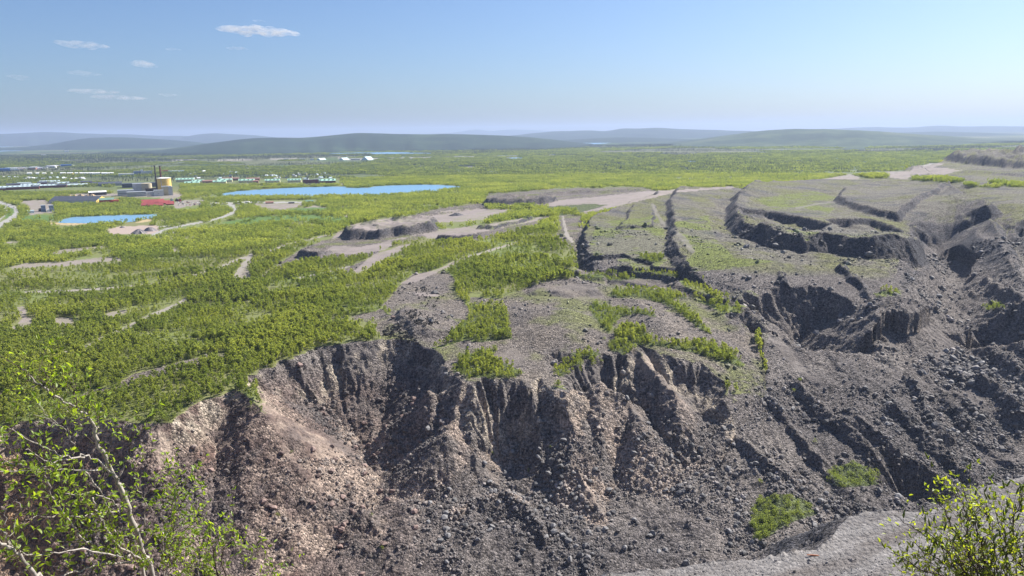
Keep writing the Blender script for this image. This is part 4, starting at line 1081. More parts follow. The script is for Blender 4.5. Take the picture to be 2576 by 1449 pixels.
# keep the pads clear of crowns that stand just in front of them
def plants(n, d0, d1, amax=39.5, seed=0):
    rg = np.random.default_rng(seed)
    d = np.sqrt(rg.uniform(d0 * d0, d1 * d1, n)); a = R(amax) * rg.uniform(-1, 1, n)
    x, y = d * np.sin(a), d * np.cos(a)
    return x, y, ground_z(x, y), d, rg
def wood_ok(x, y, z, rg, bush_on_bare=0.0):
    p, q = project(x, y, z)
    cl = sample(closed, p, q) > 0.5
    lk = grid_at(lake_g, x, y)
    rock = grid_at(ROCK, x, y); gr = sample(green_m, p, q) > 0.5; md = sample(meadow_m, p, q) > 0.5
    ok = np.where(rock > 0.5, gr, True) & ~(cl & ~gr) & ~lk & ~grid_at(HILLM, x, y)
    ok &= ~md | (rg.uniform(size=len(x)) < 0.10)
    ok &= grid_at(STP, x, y) < 1.3
    gap = fbm(x, y, 55, 3, 401) + 0.5 * fbm(x, y, 16, 2, 402)
    band = fbm(x * 0.35, y, 38, 3, 403)
    ok &= ((gap < 0.30) & (band < 0.34)) | gr | (q > 870) | (rg.uniform(size=len(x)) < 0.24)
    ok &= (q > 340) & (p > -250) & (p < 2830)
    return ok, p, q, gr, rock
BUILT = [(6, 470, 300, 482), (280, 455, 455, 493), (150, 493, 300, 513), (355, 502, 460, 521), (440, 448, 860, 463), (80, 522, 140, 536), (228, 480, 264, 488), (590, 503, 630, 511), (665, 501, 800, 510), (790, 396, 945, 404)]
built_m = np.zeros(mgx.shape, np.float32)
for a_, b_, c_, d_ in BUILT:
    built_m = np.maximum(built_m, ((mgx > a_) & (mgx < c_) & (mgy > b_ + 1) & (mgy < d_ + 3)).astype(np.float32))
# the wood near the pit: single trees
x, y, z, d, rg = plants(135000, 335, 1050, seed=1)
ok, p, q, gr, rock = wood_ok(x, y, z, rg)
ok &= rg.uniform(size=len(x)) < np.clip(560 / d, 0.5, 1) ** 1.6
ok &= ~((gr) & (rg.uniform(size=len(x)) < 0.15))
hgt_ = (4.7 + 3.4 * fbm(x, y, 45, 3, 411) + rg.uniform(-1.6, 2.0, len(x))) * np.where(gr, 0.80, 1.0) * np.clip(1.15 - 0.0 * d, 0.7, 1.2)
hgt_ *= np.where(q > 1150, 0.9, 1)
x, y, z, d, p, q, hgt_, gr, rock = [v[ok] for v in (x, y, z, d, p, q, hgt_, gr, rock)]
hgt_ = np.clip(hgt_, 2.0, 8.5)
ok2 = np.ones(len(x), bool)
for fr in (0.3, 0.7):
    ok2 &= (sample(union(closed, track_m), p, q - fr * hgt_ / d * 1859) < 0.5) | (rg.uniform(size=len(x)) < 0.22) | gr
x, y, z, d, p, q, hgt_, gr, rock = [v[ok2] for v in (x, y, z, d, p, q, hgt_, gr, rock)]
bushy = (rg.uniform(size=len(x)) < np.where(gr, 0.45, 0.16)) | (q > 1150)
app = np.where((p > 5) & (p < 2570) & (q < 1445) & (q - hgt_ / d * 1859 > 5), hgt_ / d, 0)
# hidden ones are no use as the trees one sees largest
vis = np.ones(len(x), bool)
cand = np.argsort(-app)[:1400]
for k in cand:
    t = np.linspace(0.55, 0.985, 60)
    gz = ground_z(x[k] * t, y[k] * t)
    vis[k] = bool(np.all(gz < EYE + (z[k] + hgt_[k] * 0.6 - EYE) * t))
near_k = [k for k in cand if vis[k]][:285]
WHERE = [  # picture box -> label, group
    (lambda a, b: a > 2000 and b > 1100, "leafy green bush crowning the rocky hump above the gravel bench", "bushes on the hump above the gravel bench"),
    (lambda a, b: a > 1850 and b > 1180, "dull green bush in the thicket on the dark slope beside the grey silt", "bushes in the thicket on the dark lower slope"),
    (lambda a, b: 1120 < a < 1350 and b > 860, "pale green birch on the small promontory jutting over the pit", "birches on the promontory over the pit"),
    (lambda a, b: 1370 < a < 1545 and b > 860, "pale green birch on the rounded green knoll at the pit rim", "birches on the rounded knoll at the rim"),
    (lambda a, b: a >= 1700 and b > 800, "pale green birch at the right hand tip of the curving strip above the sandy scarp", "birches at the tip of the curving strip"),
    (lambda a, b: a >= 1500 and b > 800, "pale green birch in the curving strip directly above the sandy scarp", "birches in the curving strip above the sandy scarp"),
    (lambda a, b: a >= 1100, "young birch in a thicket on the stony slumped ground", "young birches on the slumped ground"),
    (lambda a, b: a >= 850, "light green birch on the rim beside the dense tyre pile", "birches beside the tyre pile"),
    (lambda a, b: a >= 660, "light green birch at the rim above the bowl right of the reddish spur", "birches above the bowl"),
    (lambda a, b: a >= 520, "light green birch at the rim where the reddish spur begins", "birches above the reddish spur"),
    (lambda a, b: a >= 330, "light green birch at the rim between the reddish spur and the willow branches", "birches left of the reddish spur"),
    (lambda a, b: a >= 150, "light green birch at the rim just behind the willow's top branches", "birches behind the willow"),
    (lambda a, b: True, "light green birch at the rim near the left picture edge", "birches near the picture edge")]
for k in near_k:
    lab, grp = next((l, g_) for f_, l, g_ in WHERE if f_(p[k], q[k]))
    bush = "bush" in lab
    s_ = float(hgt_[k]) * (0.62 if bush else 1)
    tm, cm = (BUSH if bush else BIRCH)[k % (3 if bush else 7)]
    r_ = thing("bush" if bush else "birch_tree", (float(x[k]), float(y[k]), float(z[k]) - 0.15), float(rg.uniform(0, 6.28)), lab, "bush" if bush else "tree", grp)
    r_.scale = (s_, s_, s_)
    put("stem" if bush else "trunk", tm, r_); put("crown", cm, r_)
rest = np.ones(len(x), bool); rest[near_k] = False
pts = np.stack([x, y, z - 0.15], 1)
a_ = rest & ~bushy; b_ = rest & bushy
scatter("birch_wood", pts[a_], hgt_[a_], rg.uniform(0, 6.28, a_.sum()), P_BIRCH, rg.integers(0, 7, a_.sum()))
scatter("scrub_undergrowth", pts[b_], hgt_[b_] * 0.55, rg.uniform(0, 6.28, b_.sum()), P_BUSH, rg.integers(0, 3, b_.sum()))
for bx_, by_, bs_ in ((1995, 987, 2.6), (2012, 958, 2.4), (2050, 1112, 2.4), (1912, 1214, 2.6), (1240, 1142, 1.8), (1330, 1190, 1.8), (700, 1300, 2.0), (735, 1140, 1.6), (1385, 1130, 1.8), (935, 1300, 1.6), (960, 1385, 2.0), (1520, 855, 2.2)):
    X_, Y_, Z_ = on_ground(bx_, by_)
    r_ = thing("bush", (X_, Y_, Z_ - 0.1), float(rg.uniform(0, 6)), "small lone green bush on the bare rubble slope", "bush", "lone bushes on the rubble"); r_.scale = (bs_, bs_, bs_)
    put("stem", BUSH[0][0], r_); put("crown", BUSH[int(bx_) % 3][1], r_)
print("near trees", a_.sum(), b_.sum(), len(near_k))
# the plain beyond: the wood reads as one mass
x, y, z, d, rg = plants(95000, 1040, 2700, seed=2)
ok, p, q, gr, rock = wood_ok(x, y, z, rg); ok &= sample(built_m, p, q) < 0.5
ok &= (sample(closed, p, q - 5) < 0.5) & (sample(closed, p, q - 10) < 0.5)
ok &= ~grid_at(lake_g, *(v * 1.008 for v in (x, y)))
ok &= (rg.uniform(size=len(x)) < np.clip(1.05 - 1.6 * np.maximum(fbm(x, y, 160, 3, 421), 0), 0.12, 1)) | gr
x, y, z = x[ok], y[ok], z[ok]
scatter("plain_birch_wood", np.stack([x, y, z - 0.2], 1), rg.uniform(0.6, 1.1, len(x)), rg.uniform(0, 6.28, len(x)), P_CLUMP, rg.integers(0, 5, len(x)))
n2_ = len(x)
x, y, z, d, rg = plants(60000, 2650, 8500, seed=3)
ok, p, q, gr, rock = wood_ok(x, y, z, rg); ok &= sample(built_m, p, q) < 0.5
ok &= fbm(x * 0.55, y, 700, 4, 110) < 0.16
x, y, z = x[ok], y[ok], z[ok]
scatter("far_birch_wood", np.stack([x, y, z - 0.3], 1), rg.uniform(0.6, 1.15, len(x)), rg.uniform(0, 6.28, len(x)), P_FAR, rg.integers(0, 4, len(x)))
print("plain clumps", n2_, len(x))
# spruces: a belt round the town and stands on the plain
x, y, z, d, rg = plants(130000, 1750, 9000, seed=4)
p, q = project(x, y, z)
dens = 0.0 + 0.75 * ((q > 438) & (q < 458) & (p > 250) & (p < 880)) + 0.28 * ((q > 428) & (q < 448) & (p < 260)) + 0.5 * ((p > 1240) & (p < 1760) & (q > 404) & (q < 428)) * (fbm(x, y, 300, 3, 431) > 0.0)
dens = np.maximum(dens, 0.75 * (fbm(x * 0.5, y, 420, 4, 111) > 0.06) * (d > 3000)); dens = np.maximum(dens, 0.9 * (((p > 1090) & (p < 1290) & (q > 418) & (q < 432)) | ((p > 1800) & (p < 1990) & (q > 425) & (q < 442))) * (fbm(x, y, 90, 2, 433) > -0.1)); dens = np.maximum(dens, 0.018)
ok = (rg.uniform(size=len(x)) < dens) & ~grid_at(lake_g, x, y) & (grid_at(ROCK, x, y) < 0.5) & (sample(closed, p, q) < 0.5) & (sample(built_m, p, q) < 0.5) & (q > 350)
x, y, z, d = x[ok], y[ok], z[ok], d[ok]
hs_ = rg.uniform(7, 13, len(x)) * np.clip(d / 5000, 1, 1.5)
p, q = project(x, y, z)
app = np.where((p > 0) & (p < 2576), hs_ / d, 0)
own = np.argsort(-app)[:230]
SPOTS = [(lambda a, b: 250 < a < 880 and b > 436, "dark spruce in the belt round the small houses behind the green roofs", "spruces round the small houses"),
         (lambda a, b: a <= 250, "dark spruce in the belt between the far blocks and the row houses", "spruces at the far left of the town"),
         (lambda a, b: 1090 < a < 1770 and b < 434, "dark spruce in the long stand on the plain beyond the lake's right end", "spruces beyond the lake"),
         (lambda a, b: 1800 < a < 1990 and b < 445, "dark spruce in the clump on the plain above the dump's far edge", "spruces above the dump edge"),
         (lambda a, b: a > 1000, "single dark spruce standing out of the pale birch wood beyond the dump", "single spruces beyond the dump"),
         (lambda a, b: True, "single dark spruce standing out of the birch wood on the plain", "single spruces on the plain")]
for k in own:
    _, lab, grp = next(s_ for s_ in SPOTS if s_[0](p[k], q[k]))
    r_ = thing("spruce_tree", (float(x[k]), float(y[k]), float(z[k]) - 0.2), float(rg.uniform(0, 6.28)), lab, "tree", grp); r_.scale = (float(hs_[k]),) * 3
    put("trunk", SPRUCE[k % 3][0], r_); put("crown", SPRUCE[k % 3][1], r_)
m_ = np.ones(len(x), bool); m_[own] = False
scatter("spruce_wood", np.stack([x, y, z - 0.2], 1)[m_], hs_[m_], rg.uniform(0, 6.28, m_.sum()), P_SPRUCE, rg.integers(0, 3, m_.sum()))
print("spruces", len(x), time.time() - T0)
# ------------------------------------------------------------------ broken rock
import bmesh
def stone_mesh(seed, mats, sub=1):
    bm = bmesh.new(); bmesh.ops.create_icosphere(bm, subdivisions=sub, radius=0.5)
    rg = np.random.default_rng(seed)
    cuts = [(rg.normal(size=3), rg.uniform(0.24, 0.40)) for _ in range(8)]
    s = np.array([1.0, rg.uniform(0.65, 0.95), rg.uniform(0.5, 0.8)])
    for v in bm.verts:
        c = np.array(v.co)
        for n_, l in cuts:
            n_ = n_ / np.linalg.norm(n_); dd_ = c @ n_
            if dd_ > l:
                c = c - n_ * (dd_ - l)
        v.co = Vector(c * s * 1.25)
    me = bpy.data.meshes.new("boulder"); bm.to_mesh(me); bm.free()
    me.materials.append(mats)
    return me
def stone_mat(name, rgb=None):
    m, nt, b = mat(name)
    tc = nd(nt, "ShaderNodeTexCoord")
    n = nd(nt, "ShaderNodeTexNoise", i_Scale=2.2, i_Detail=5.0, i_Roughness=0.7); nt.links.new(tc.outputs["Object"], n.inputs["Vector"])
    oi = nd(nt, "ShaderNodeObjectInfo")
    f = mth(nt, 'MULTIPLY', mrange(nt, n.outputs[0], 0.3, 0.7, 0.8, 1.2), mrange(nt, oi.outputs["Random"], 0, 1, 0.62, 1.5))
    sv = nd(nt, "ShaderNodeVectorMath", operation='SCALE'); nt.links.new(f, sv.inputs["Scale"])
    if rgb is None:
        at_ = nd(nt, "ShaderNodeAttribute", attribute_name="tint"); at_.attribute_type = 'INSTANCER'; nt.links.new(at_.outputs["Color"], sv.inputs[0])
    else:
        sv.inputs[0].default_value = rgb
    nt.links.new(sv.outputs[0], b.inputs["Base Color"]); b.inputs["Roughness"].default_value = 0.75; b.inputs["Specular IOR Level"].default_value = 0.35
    return m
M_RUB = stone_mat("rubble_stone"); M_GREY = stone_mat("grey_boulder", (0.15, 0.145, 0.145)); M_RED = stone_mat("reddish_boulder", (0.20, 0.14, 0.12))
RUB = [bpy.data.objects.new("rubble_form", stone_mesh(300 + k, M_RUB)) for k in range(6)]
rg = np.random.default_rng(9)
N = 480000
d = np.sqrt(rg.uniform(300 ** 2, 1000 ** 2, N)); a = R(38.5) * rg.uniform(-1, 1, N)
x, y = d * np.sin(a), d * np.cos(a)
rock = grid_at(ROCK, x, y); st_ = grid_at(STP, x, y); pit_ = np.zeros(GX.shape, np.float32); pit_[i0:i1, j0:j1] = PIT; pit_ = grid_at(pit_, x, y)
z = ground_z(x, y); p, q = project(x, y, z)
patch = fbm(x, y, 34, 3, 501) + 0.5 * fbm(x, y, 11, 2, 502)
w = np.clip(0.55 + 1.5 * patch, 0.03, 1) * (0.25 + 0.75 * (z < -30)) * np.where(st_ > 1.15, 0.25, 1) * np.where((st_ > 0.3) | (z < -30), 1, 0.25)
w *= (rock > 0.5) * (sample(green_m, p, q) < 0.5) * (1 - grid_at(BEN, x, y)) * (sample(closed, p, q) < 0.5)
w *= np.clip(1.9 - d / 700, 0.35, 1)
w *= ~grid_at(HILLM, x, y)
w *= 1 - 0.8 * sample(scree_m, p, q)
keep = rg.uniform(size=N) < w
x, y, z, d, p, q, patch = [v[keep] for v in (x, y, z, d, p, q, patch)]
print('rubble candidates', len(x))
n = len(x)
size = 0.6 + 0.62 * rg.pareto(2.5, n) + 0.35 * np.clip(patch, 0, 1)
size *= np.where(z < -25, 1.45, 1.05) * (1 + 0.35 * np.clip(fbm(x, y, 50, 3, 503) * 2, -0.4, 1))
size = np.minimum(size, 5.2) * np.clip(d / 520, 0.85, 1.6)
tint = np.stack([grid_at(col[..., k], x, y) for k in range(3)], 1)
tint = 0.75 * tint * (0.85 + 0.55 * rg.pareto(3.0, (n, 1)).clip(0, 3)) + 0.25 * tint.mean(1, keepdims=True) * 1.25
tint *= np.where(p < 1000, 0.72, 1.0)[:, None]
app = np.where((p > 0) & (p < 2576) & (q < 1449), size / d, 0)
cand = np.argsort(-app)[:900]; big_k = []
for k in cand:
    t = np.linspace(0.4, 0.99, 70)
    if np.all(ground_z(x[k] * t, y[k] * t) < EYE + (z[k] + size[k] * 0.4 - EYE) * t):
        big_k.append(k)
    if len(big_k) == 280:
        break
GREY_ST = [stone_mesh(320 + k, M_GREY) for k in range(5)]; RED_ST = [stone_mesh(330 + k, M_RED) for k in range(5)]
SPOT = [(lambda a, b: a < 620 and b < 1449, 1, "reddish brown boulder on the scree left of the reddish spur's crest", "reddish boulders left of the spur"),
        (lambda a, b: a < 830 and b < 1270, 1, "reddish brown boulder on the sunny flank of the reddish spur", "reddish boulders on the spur"),
        (lambda a, b: a < 830, 1, "dark brown boulder at the foot of the reddish spur", "brown boulders below the spur"),
        (lambda a, b: a < 1060, 1, "brown boulder in the hollow right of the reddish spur", "brown boulders in the hollow"),
        (lambda a, b: a < 1300 and b < 1250, 0, "angular grey boulder on the rubble cone in the middle of the pit", "grey boulders on the rubble cone"),
        (lambda a, b: a < 1300, 0, "angular grey boulder on the floor below the rubble cone", "grey boulders below the rubble cone"),
        (lambda a, b: a < 1700, 0, "angular grey boulder on the floor left of the gravel bench's tip", "grey boulders left of the bench tip"),
        (lambda a, b: a < 2060 and b > 1000, 0, "angular grey boulder on the dark slope below the sandy scarp", "grey boulders below the sandy scarp"),
        (lambda a, b: b > 1000, 0, "angular grey boulder on the broad slope above the hump of bushes", "grey boulders above the hump"),
        (lambda a, b: a > 2240, 0, "pale grey block on the slope right of the pointed spur", "grey blocks right of the pointed spur"),
        (lambda a, b: True, 0, "pale grey block on the slope between the terrace and the pointed spur", "grey blocks above the pointed spur")]
for k in big_k:
    _, c_, lab, grp = next(s_ for s_ in SPOT if s_[0](p[k], q[k]))
    o = bpy.data.objects.new("boulder", (RED_ST if c_ else GREY_ST)[k % 5]); COL.objects.link(o)
    s_ = float(size[k]); o.scale = (s_, s_, s_); o.location = (float(x[k]), float(y[k]), float(z[k]) + 0.12 * s_)
    o.rotation_euler = tuple(rg.uniform(-0.5, 0.5, 2)) + (float(rg.uniform(0, 6.28)),)
    tag(o, lab, "boulder", grp)
rest = np.ones(n, bool); rest[big_k] = False
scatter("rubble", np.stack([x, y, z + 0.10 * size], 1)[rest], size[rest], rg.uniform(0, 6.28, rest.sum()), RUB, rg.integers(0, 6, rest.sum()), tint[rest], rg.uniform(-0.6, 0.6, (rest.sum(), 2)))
# coarse gravel on the near bench
N = 260000
k_ = rg.uniform(size=N); bxx = rg.uniform(20, 420, N); byy = rg.uniform(60, 330, N)
bm_ = grid_at(BEN, bxx, byy) > 0.5; bxx, byy = bxx[bm_], byy[bm_]; bz = ground_z(bxx, byy); p, q = project(bxx, byy, bz)
v_ = (q < 1500) & (p < 2700) & (rg.uniform(size=len(q)) < np.where((q < 1405) & (p > 1900) & (p < 2450), 0.05, 0.6)); bxx, byy, bz = bxx[v_], byy[v_], bz[v_]
s_ = 0.22 + 0.16 * rg.pareto(3.0, len(bxx)); s_ = np.minimum(s_, 1.3)
tint = np.stack([grid_at(col[..., k], bxx, byy) for k in range(3)], 1) * rg.uniform(0.8, 1.5, (len(bxx), 1))
scatter("bench_gravel", np.stack([bxx, byy, bz + 0.08 * s_], 1), s_, rg.uniform(0, 6.28, len(bxx)), RUB, rg.integers(0, 6, len(bxx)), tint, rg.uniform(-0.6, 0.6, (len(bxx), 2)))
print("stones", rest.sum(), len(bxx), len(big_k), time.time() - T0)
# ------------------------------------------------------------------ the town and the works on the plain
PAINT = {}
def paint(name, rgb, rough=0.7, metallic=0.0):
    if name not in PAINT:
        PAINT[name] = plain_mat(name, rgb, rough, 0.14, 0.15, metallic)
    return PAINT[name]
WHITE = paint("white_render", (0.78, 0.77, 0.74)); CREAM = paint("cream_render", (0.72, 0.62, 0.40)); YELLOW = paint("yellow_cladding", (0.75, 0.52, 0.15)); GREY = paint("grey_cladding", (0.42, 0.43, 0.44))
LGREY = paint("light_grey_cladding", (0.55, 0.55, 0.52)); TAN = paint("tan_cladding", (0.52, 0.45, 0.30)); DRED = paint("dark_red_boards", (0.16, 0.045, 0.04)); RED = paint("red_boards", (0.50, 0.09, 0.06)); BRICK = paint("brown_brick", (0.30, 0.17, 0.13))
R_DARK = paint("dark_slate_roof", (0.075, 0.085, 0.11)); R_BLUE = paint("pale_blue_roof", (0.50, 0.60, 0.62)); R_GREEN = paint("pale_green_roof", (0.42, 0.66, 0.52)); R_DGREEN = paint("dull_green_roof", (0.16, 0.26, 0.20)); R_RED = paint("red_roof", (0.36, 0.085, 0.085)); R_BROWN = paint("brown_roof", (0.32, 0.18, 0.15))
R_WHITE = paint("white_roof", (0.80, 0.80, 0.78)); R_GREY = paint("grey_roof", (0.30, 0.32, 0.35)); BLUE = paint("blue_cladding", (0.06, 0.17, 0.45)); GLASS = paint("window_glass", (0.05, 0.06, 0.08), 0.15); SOOT = paint("sooty_steel", (0.05, 0.035, 0.032), 0.6)
STEEL = paint("galvanised_steel", (0.45, 0.46, 0.48), 0.45, 0.4); TYRE = paint("black_rubber", (0.018, 0.018, 0.019), 0.7); ICE = paint("pale_ice_blue_cladding", (0.62, 0.72, 0.74)); BLACKST = paint("dark_stain", (0.06, 0.05, 0.05)); PALE = paint("pale_cladding", (0.68, 0.68, 0.66))

def site(px, py):
    X_, Y_ = at_z(px, py, 0.5); X_, Y_ = float(X_), float(Y_)
    return X_, Y_, float(ground_z(X_, Y_)[0]), math.hypot(X_, Y_)
def gable_house(px, py, wpx, hpx, depth, wall, roof, label, cat="building", group=None, name="house", rot=0.0, pitch=0.42, windows=0, flat=False, gable_front=False, dormers=0, chimney=False, trim=None):
    X_, Y_, Z_, d_ = site(px, py); m_ = d_ / 1859.0
    W, H, Dp = wpx * m_, hpx * m_, depth
    rz = -math.atan2(X_, Y_) + R(rot)
    t = thing(name, (X_, Y_, Z_ - 0.3), rz, label, cat, group)
    if gable_front:
        span, along = W, Dp
    else:
        span, along = Dp, W
    rise = 0 if flat else span / 2 * pitch
    wh = max(2.3, H - rise)
    mb = MB()
    if flat:
        mb.box(-W / 2, W / 2, -Dp / 2, Dp / 2, 0, wh).build("wall", wall, t)
        r_ = MB().box(-W / 2 - 0.3, W / 2 + 0.3, -Dp / 2 - 0.3, Dp / 2 + 0.3, wh + 0.003, wh + 0.55).build("roof", roof, t)
    else:
        if gable_front:   # ridge runs away from the viewer
            P4 = lambda a, b, z_: (a, b, z_)
        else:
            P4 = lambda a, b, z_: (b, a, z_)
        s2, l2 = span / 2, along / 2
        prof = [(-s2, 0), (s2, 0), (s2, wh), (0, wh + rise), (-s2, wh)]
        mb.face([P4(a, -l2, z_) for a, z_ in prof]); mb.face([P4(a, l2, z_) for a, z_ in reversed(prof)])
        for k in (1, 4):
            a0, z0 = prof[k]; a1, z1 = prof[(k + 1) % 5]
            mb.face([P4(a0, -l2, z0), P4(a0, l2, z0), P4(a1, l2, z1), P4(a1, -l2, z1)])
        mb.build("wall", wall, t)
        e = 0.5; th = 0.35; rb = MB()
        for s_ in (-1, 1):
            o0 = (s_ * (s2 + e), wh - e * pitch); o1 = (0, wh + rise)
            q = [P4(o0[0], -l2 - e, o0[1] + 0.02), P4(o0[0], l2 + e, o0[1] + 0.02), P4(0, l2 + e, o1[1] + 0.02), P4(0, -l2 - e, o1[1] + 0.02)]
            u = [(x_, y_, z_ + th) for x_, y_, z_ in q]
            rb.face(u); rb.face(q[::-1])
            for k in range(4):
                rb.face([q[k], q[(k + 1) % 4], u[(k + 1) % 4], u[k]])
        r_ = rb.build("roof", roof, t)
        if chimney:
            MB().box(-0.5, 0.5, -0.4, 0.4, wh + rise * 0.6, wh + rise + 1.1).build("chimney", BRICK, r_)
        for k in range(dormers):
            xx = -along / 2 + along * (k + 0.5) / dormers
            MB().box(xx - along / dormers * 0.16, xx + along / dormers * 0.16, -span * 0.36, -span * 0.12, wh + rise * 0.25, wh + rise * 0.85).build("dormer", trim or GLASS, r_)
    if windows:
        wme = MB().box(-0.75, 0.75, -0.06, 0.03, 0, 1.3).mesh("window", GLASS)
        for k in range(windows):
            o = put("window", wme, t); o.location = (-W / 2 + W * (k + 0.5) / windows, -Dp / 2, wh * 0.45)
    return t
def block(px, py, wpx, hpx, depth, wall, label, name="industrial_hall", roof=None, rot=0.0, windows=0, cat="building", group=None, bands=0):
    t = gable_house(px, py, wpx, hpx, depth, wall, roof or R_GREY, label, cat, group, name, rot, flat=True, windows=windows)
    if bands:
        d_ = math.hypot(t.location.x, t.location.y) / 1859; W, H = wpx * d_, hpx * d_
        bme = MB().box(-W / 2 + 0.8, W / 2 - 0.8, -0.08, 0.02, 0, 1.1).mesh("window_band", GLASS)
        for k in range(bands):
            o = put("window_band", bme, t); o.location = (0, -depth / 2, H * (k + 0.6) / (bands + 0.4))
    return t

# row houses at the edge of the town
ROWS = [(34, 477, 62, 7, R_BLUE, "long row house with a pale blue roof and a dark red end, nearest the road", 7), (50, 469, 46, 6, R_DARK, "row house with a dark slate roof behind the longest pale blue roof", 0), (62, 466, 24, 5, R_BLUE, "short row house with a pale roof, topmost of the roofs beside the road end", 0),
        (54, 473, 20, 5, R_DARK, "squat dark roofed house wedged between two pale blue roofs", 0), (78, 469, 35, 5, R_BLUE, "middle length row house with a pale roof, just behind a dark roofed house", 4), (84, 475, 22, 6, R_DARK, "dark roofed house with dark red walls beside the second pale row house", 0),
        (116, 472, 46, 6, R_BLUE, "long pale roofed row house with a dark red gable at its right end", 6), (108, 466, 18, 7, R_DARK, "house with a steep dark slate roof between pale roofs", 0), (126, 461, 37, 5, R_BLUE, "pale toothed roof of the row house standing farthest back in the estate", 5),
        (131, 466, 16, 5, R_DARK, "small dark roof below the farthest pale roof", 0), (151, 465, 35, 5, R_BLUE, "pale roofed row house to the right of the farthest one", 4), (156, 471, 18, 6, R_DARK, "low slate roofed house half hidden by a birch", 0),
        (181, 466, 22, 5, R_DARK, "dark roofed house behind the last pale row house", 0), (193, 469, 42, 5, R_BLUE, "last long pale roofed row house before the dark school roof", 0), (218, 463, 22, 6, R_DARK, "grey roofed house with a taller roof at the estate's far corner", 0),
        (245, 465, 25, 5, R_DARK, "low grey roofed house left of the wide slate grey roofs", 0)]
for px_, py_, w_, h_, rf, lab, dm in ROWS:
    gable_house(px_, py_, w_, h_ + 1.5, 13, DRED, rf, lab, "row house", "row houses at the edge of the town", "row_house", rot=-8, pitch=0.6, windows=max(3, int(w_ / 6)), dormers=dm, trim=R_BLUE)
gable_house(6, 482, 13, 8, 10, DRED, R_DARK, "dark red house at the picture edge below the row houses", "house", None, "house", windows=3, chimney=True)
gable_house(278, 467, 46, 9, 22, R_GREY, R_DARK, "wide low house group with slate grey roofs left of the heating works", "building", None, "apartment_house", pitch=0.5, windows=8)
GREENS = [(466, 457, 38, 7, "green roofed row house beside the yellow tank, leftmost of the green roofs", 5), (484, 464, 32, 6, "green roofed row house in front, second from the yellow tank", 3), (499, 460, 26, 6, "green roofed row house just behind the second one, with a pale gable", 3),
          (553, 461, 29, 6, "low green roofed row house beside the long brown roof", 2), (566, 457, 33, 6, "green roofed row house in front of the brown roofed ones", 3), (621, 459, 36, 7, "broad green roofed row house with three dark dormers", 4),
          (686, 459, 34, 7, "green roofed row house with a cream gable, right of the gap", 4), (741, 458, 31, 7, "green roofed row house nearest the dark red block", 4)]
for px_, py_, w_, h_, lab, dm in GREENS:
    gable_house(px_, py_, w_, h_ + 1.5, 14, CREAM, R_GREEN, lab, "row house", "green roofed row houses behind the lake", "row_house", rot=-6, pitch=0.62, windows=int(w_ / 6), dormers=dm, trim=R_DGREEN)
for px_, py_, w_, lab in ((580, 454, 36, "brown roofed row house above the middle green roofs"), (637, 454, 30, "brown roofed row house behind the broad green roof"), (529, 460, 33, "low brown roofed row house between green roofs"), (644, 460, 12, "small brown house at the end of a green roof")):
    gable_house(px_, py_, w_, 7, 12, BRICK, R_BROWN, lab, "row house", "brown roofed row houses", "row_house", rot=-6, pitch=0.5, windows=int(w_ / 6), chimney=True)
# dark red school block with a green roof beside the lake
block(783, 461, 38, 9, 24, DRED, "big dark red block with flat roof beside the lake", "apartment_block", R_DARK, windows=7)
gable_house(823, 460, 40, 10, 20, DRED, R_GREEN, "dark red building under a pale green roof at the end of the housing", "building", None, "apartment_house", pitch=0.55, windows=7, dormers=4, trim=R_DGREEN)
block(798, 454, 13, 5, 12, CREAM, "cream house behind the dark red block", "house")
block(785, 465, 62, 2.6, 8, DRED, "low dark red shed row along the lake shore", "shed", R_GREY)
gable_house(779, 508, 18, 6, 9, DRED, R_DGREEN, "dark cabin with a green grey roof among birches by the lake", "cabin", None, "cabin", pitch=0.5)
gable_house(678, 510, 18, 5, 9, BLACKST, R_BROWN, "dark cabin with brown roof at the back of the sand pitch", "cabin", None, "cabin", pitch=0.5, chimney=True)
block(733, 510, 14, 3.2, 7, BLACKST, "long black shed behind the sand pitch", "shed")
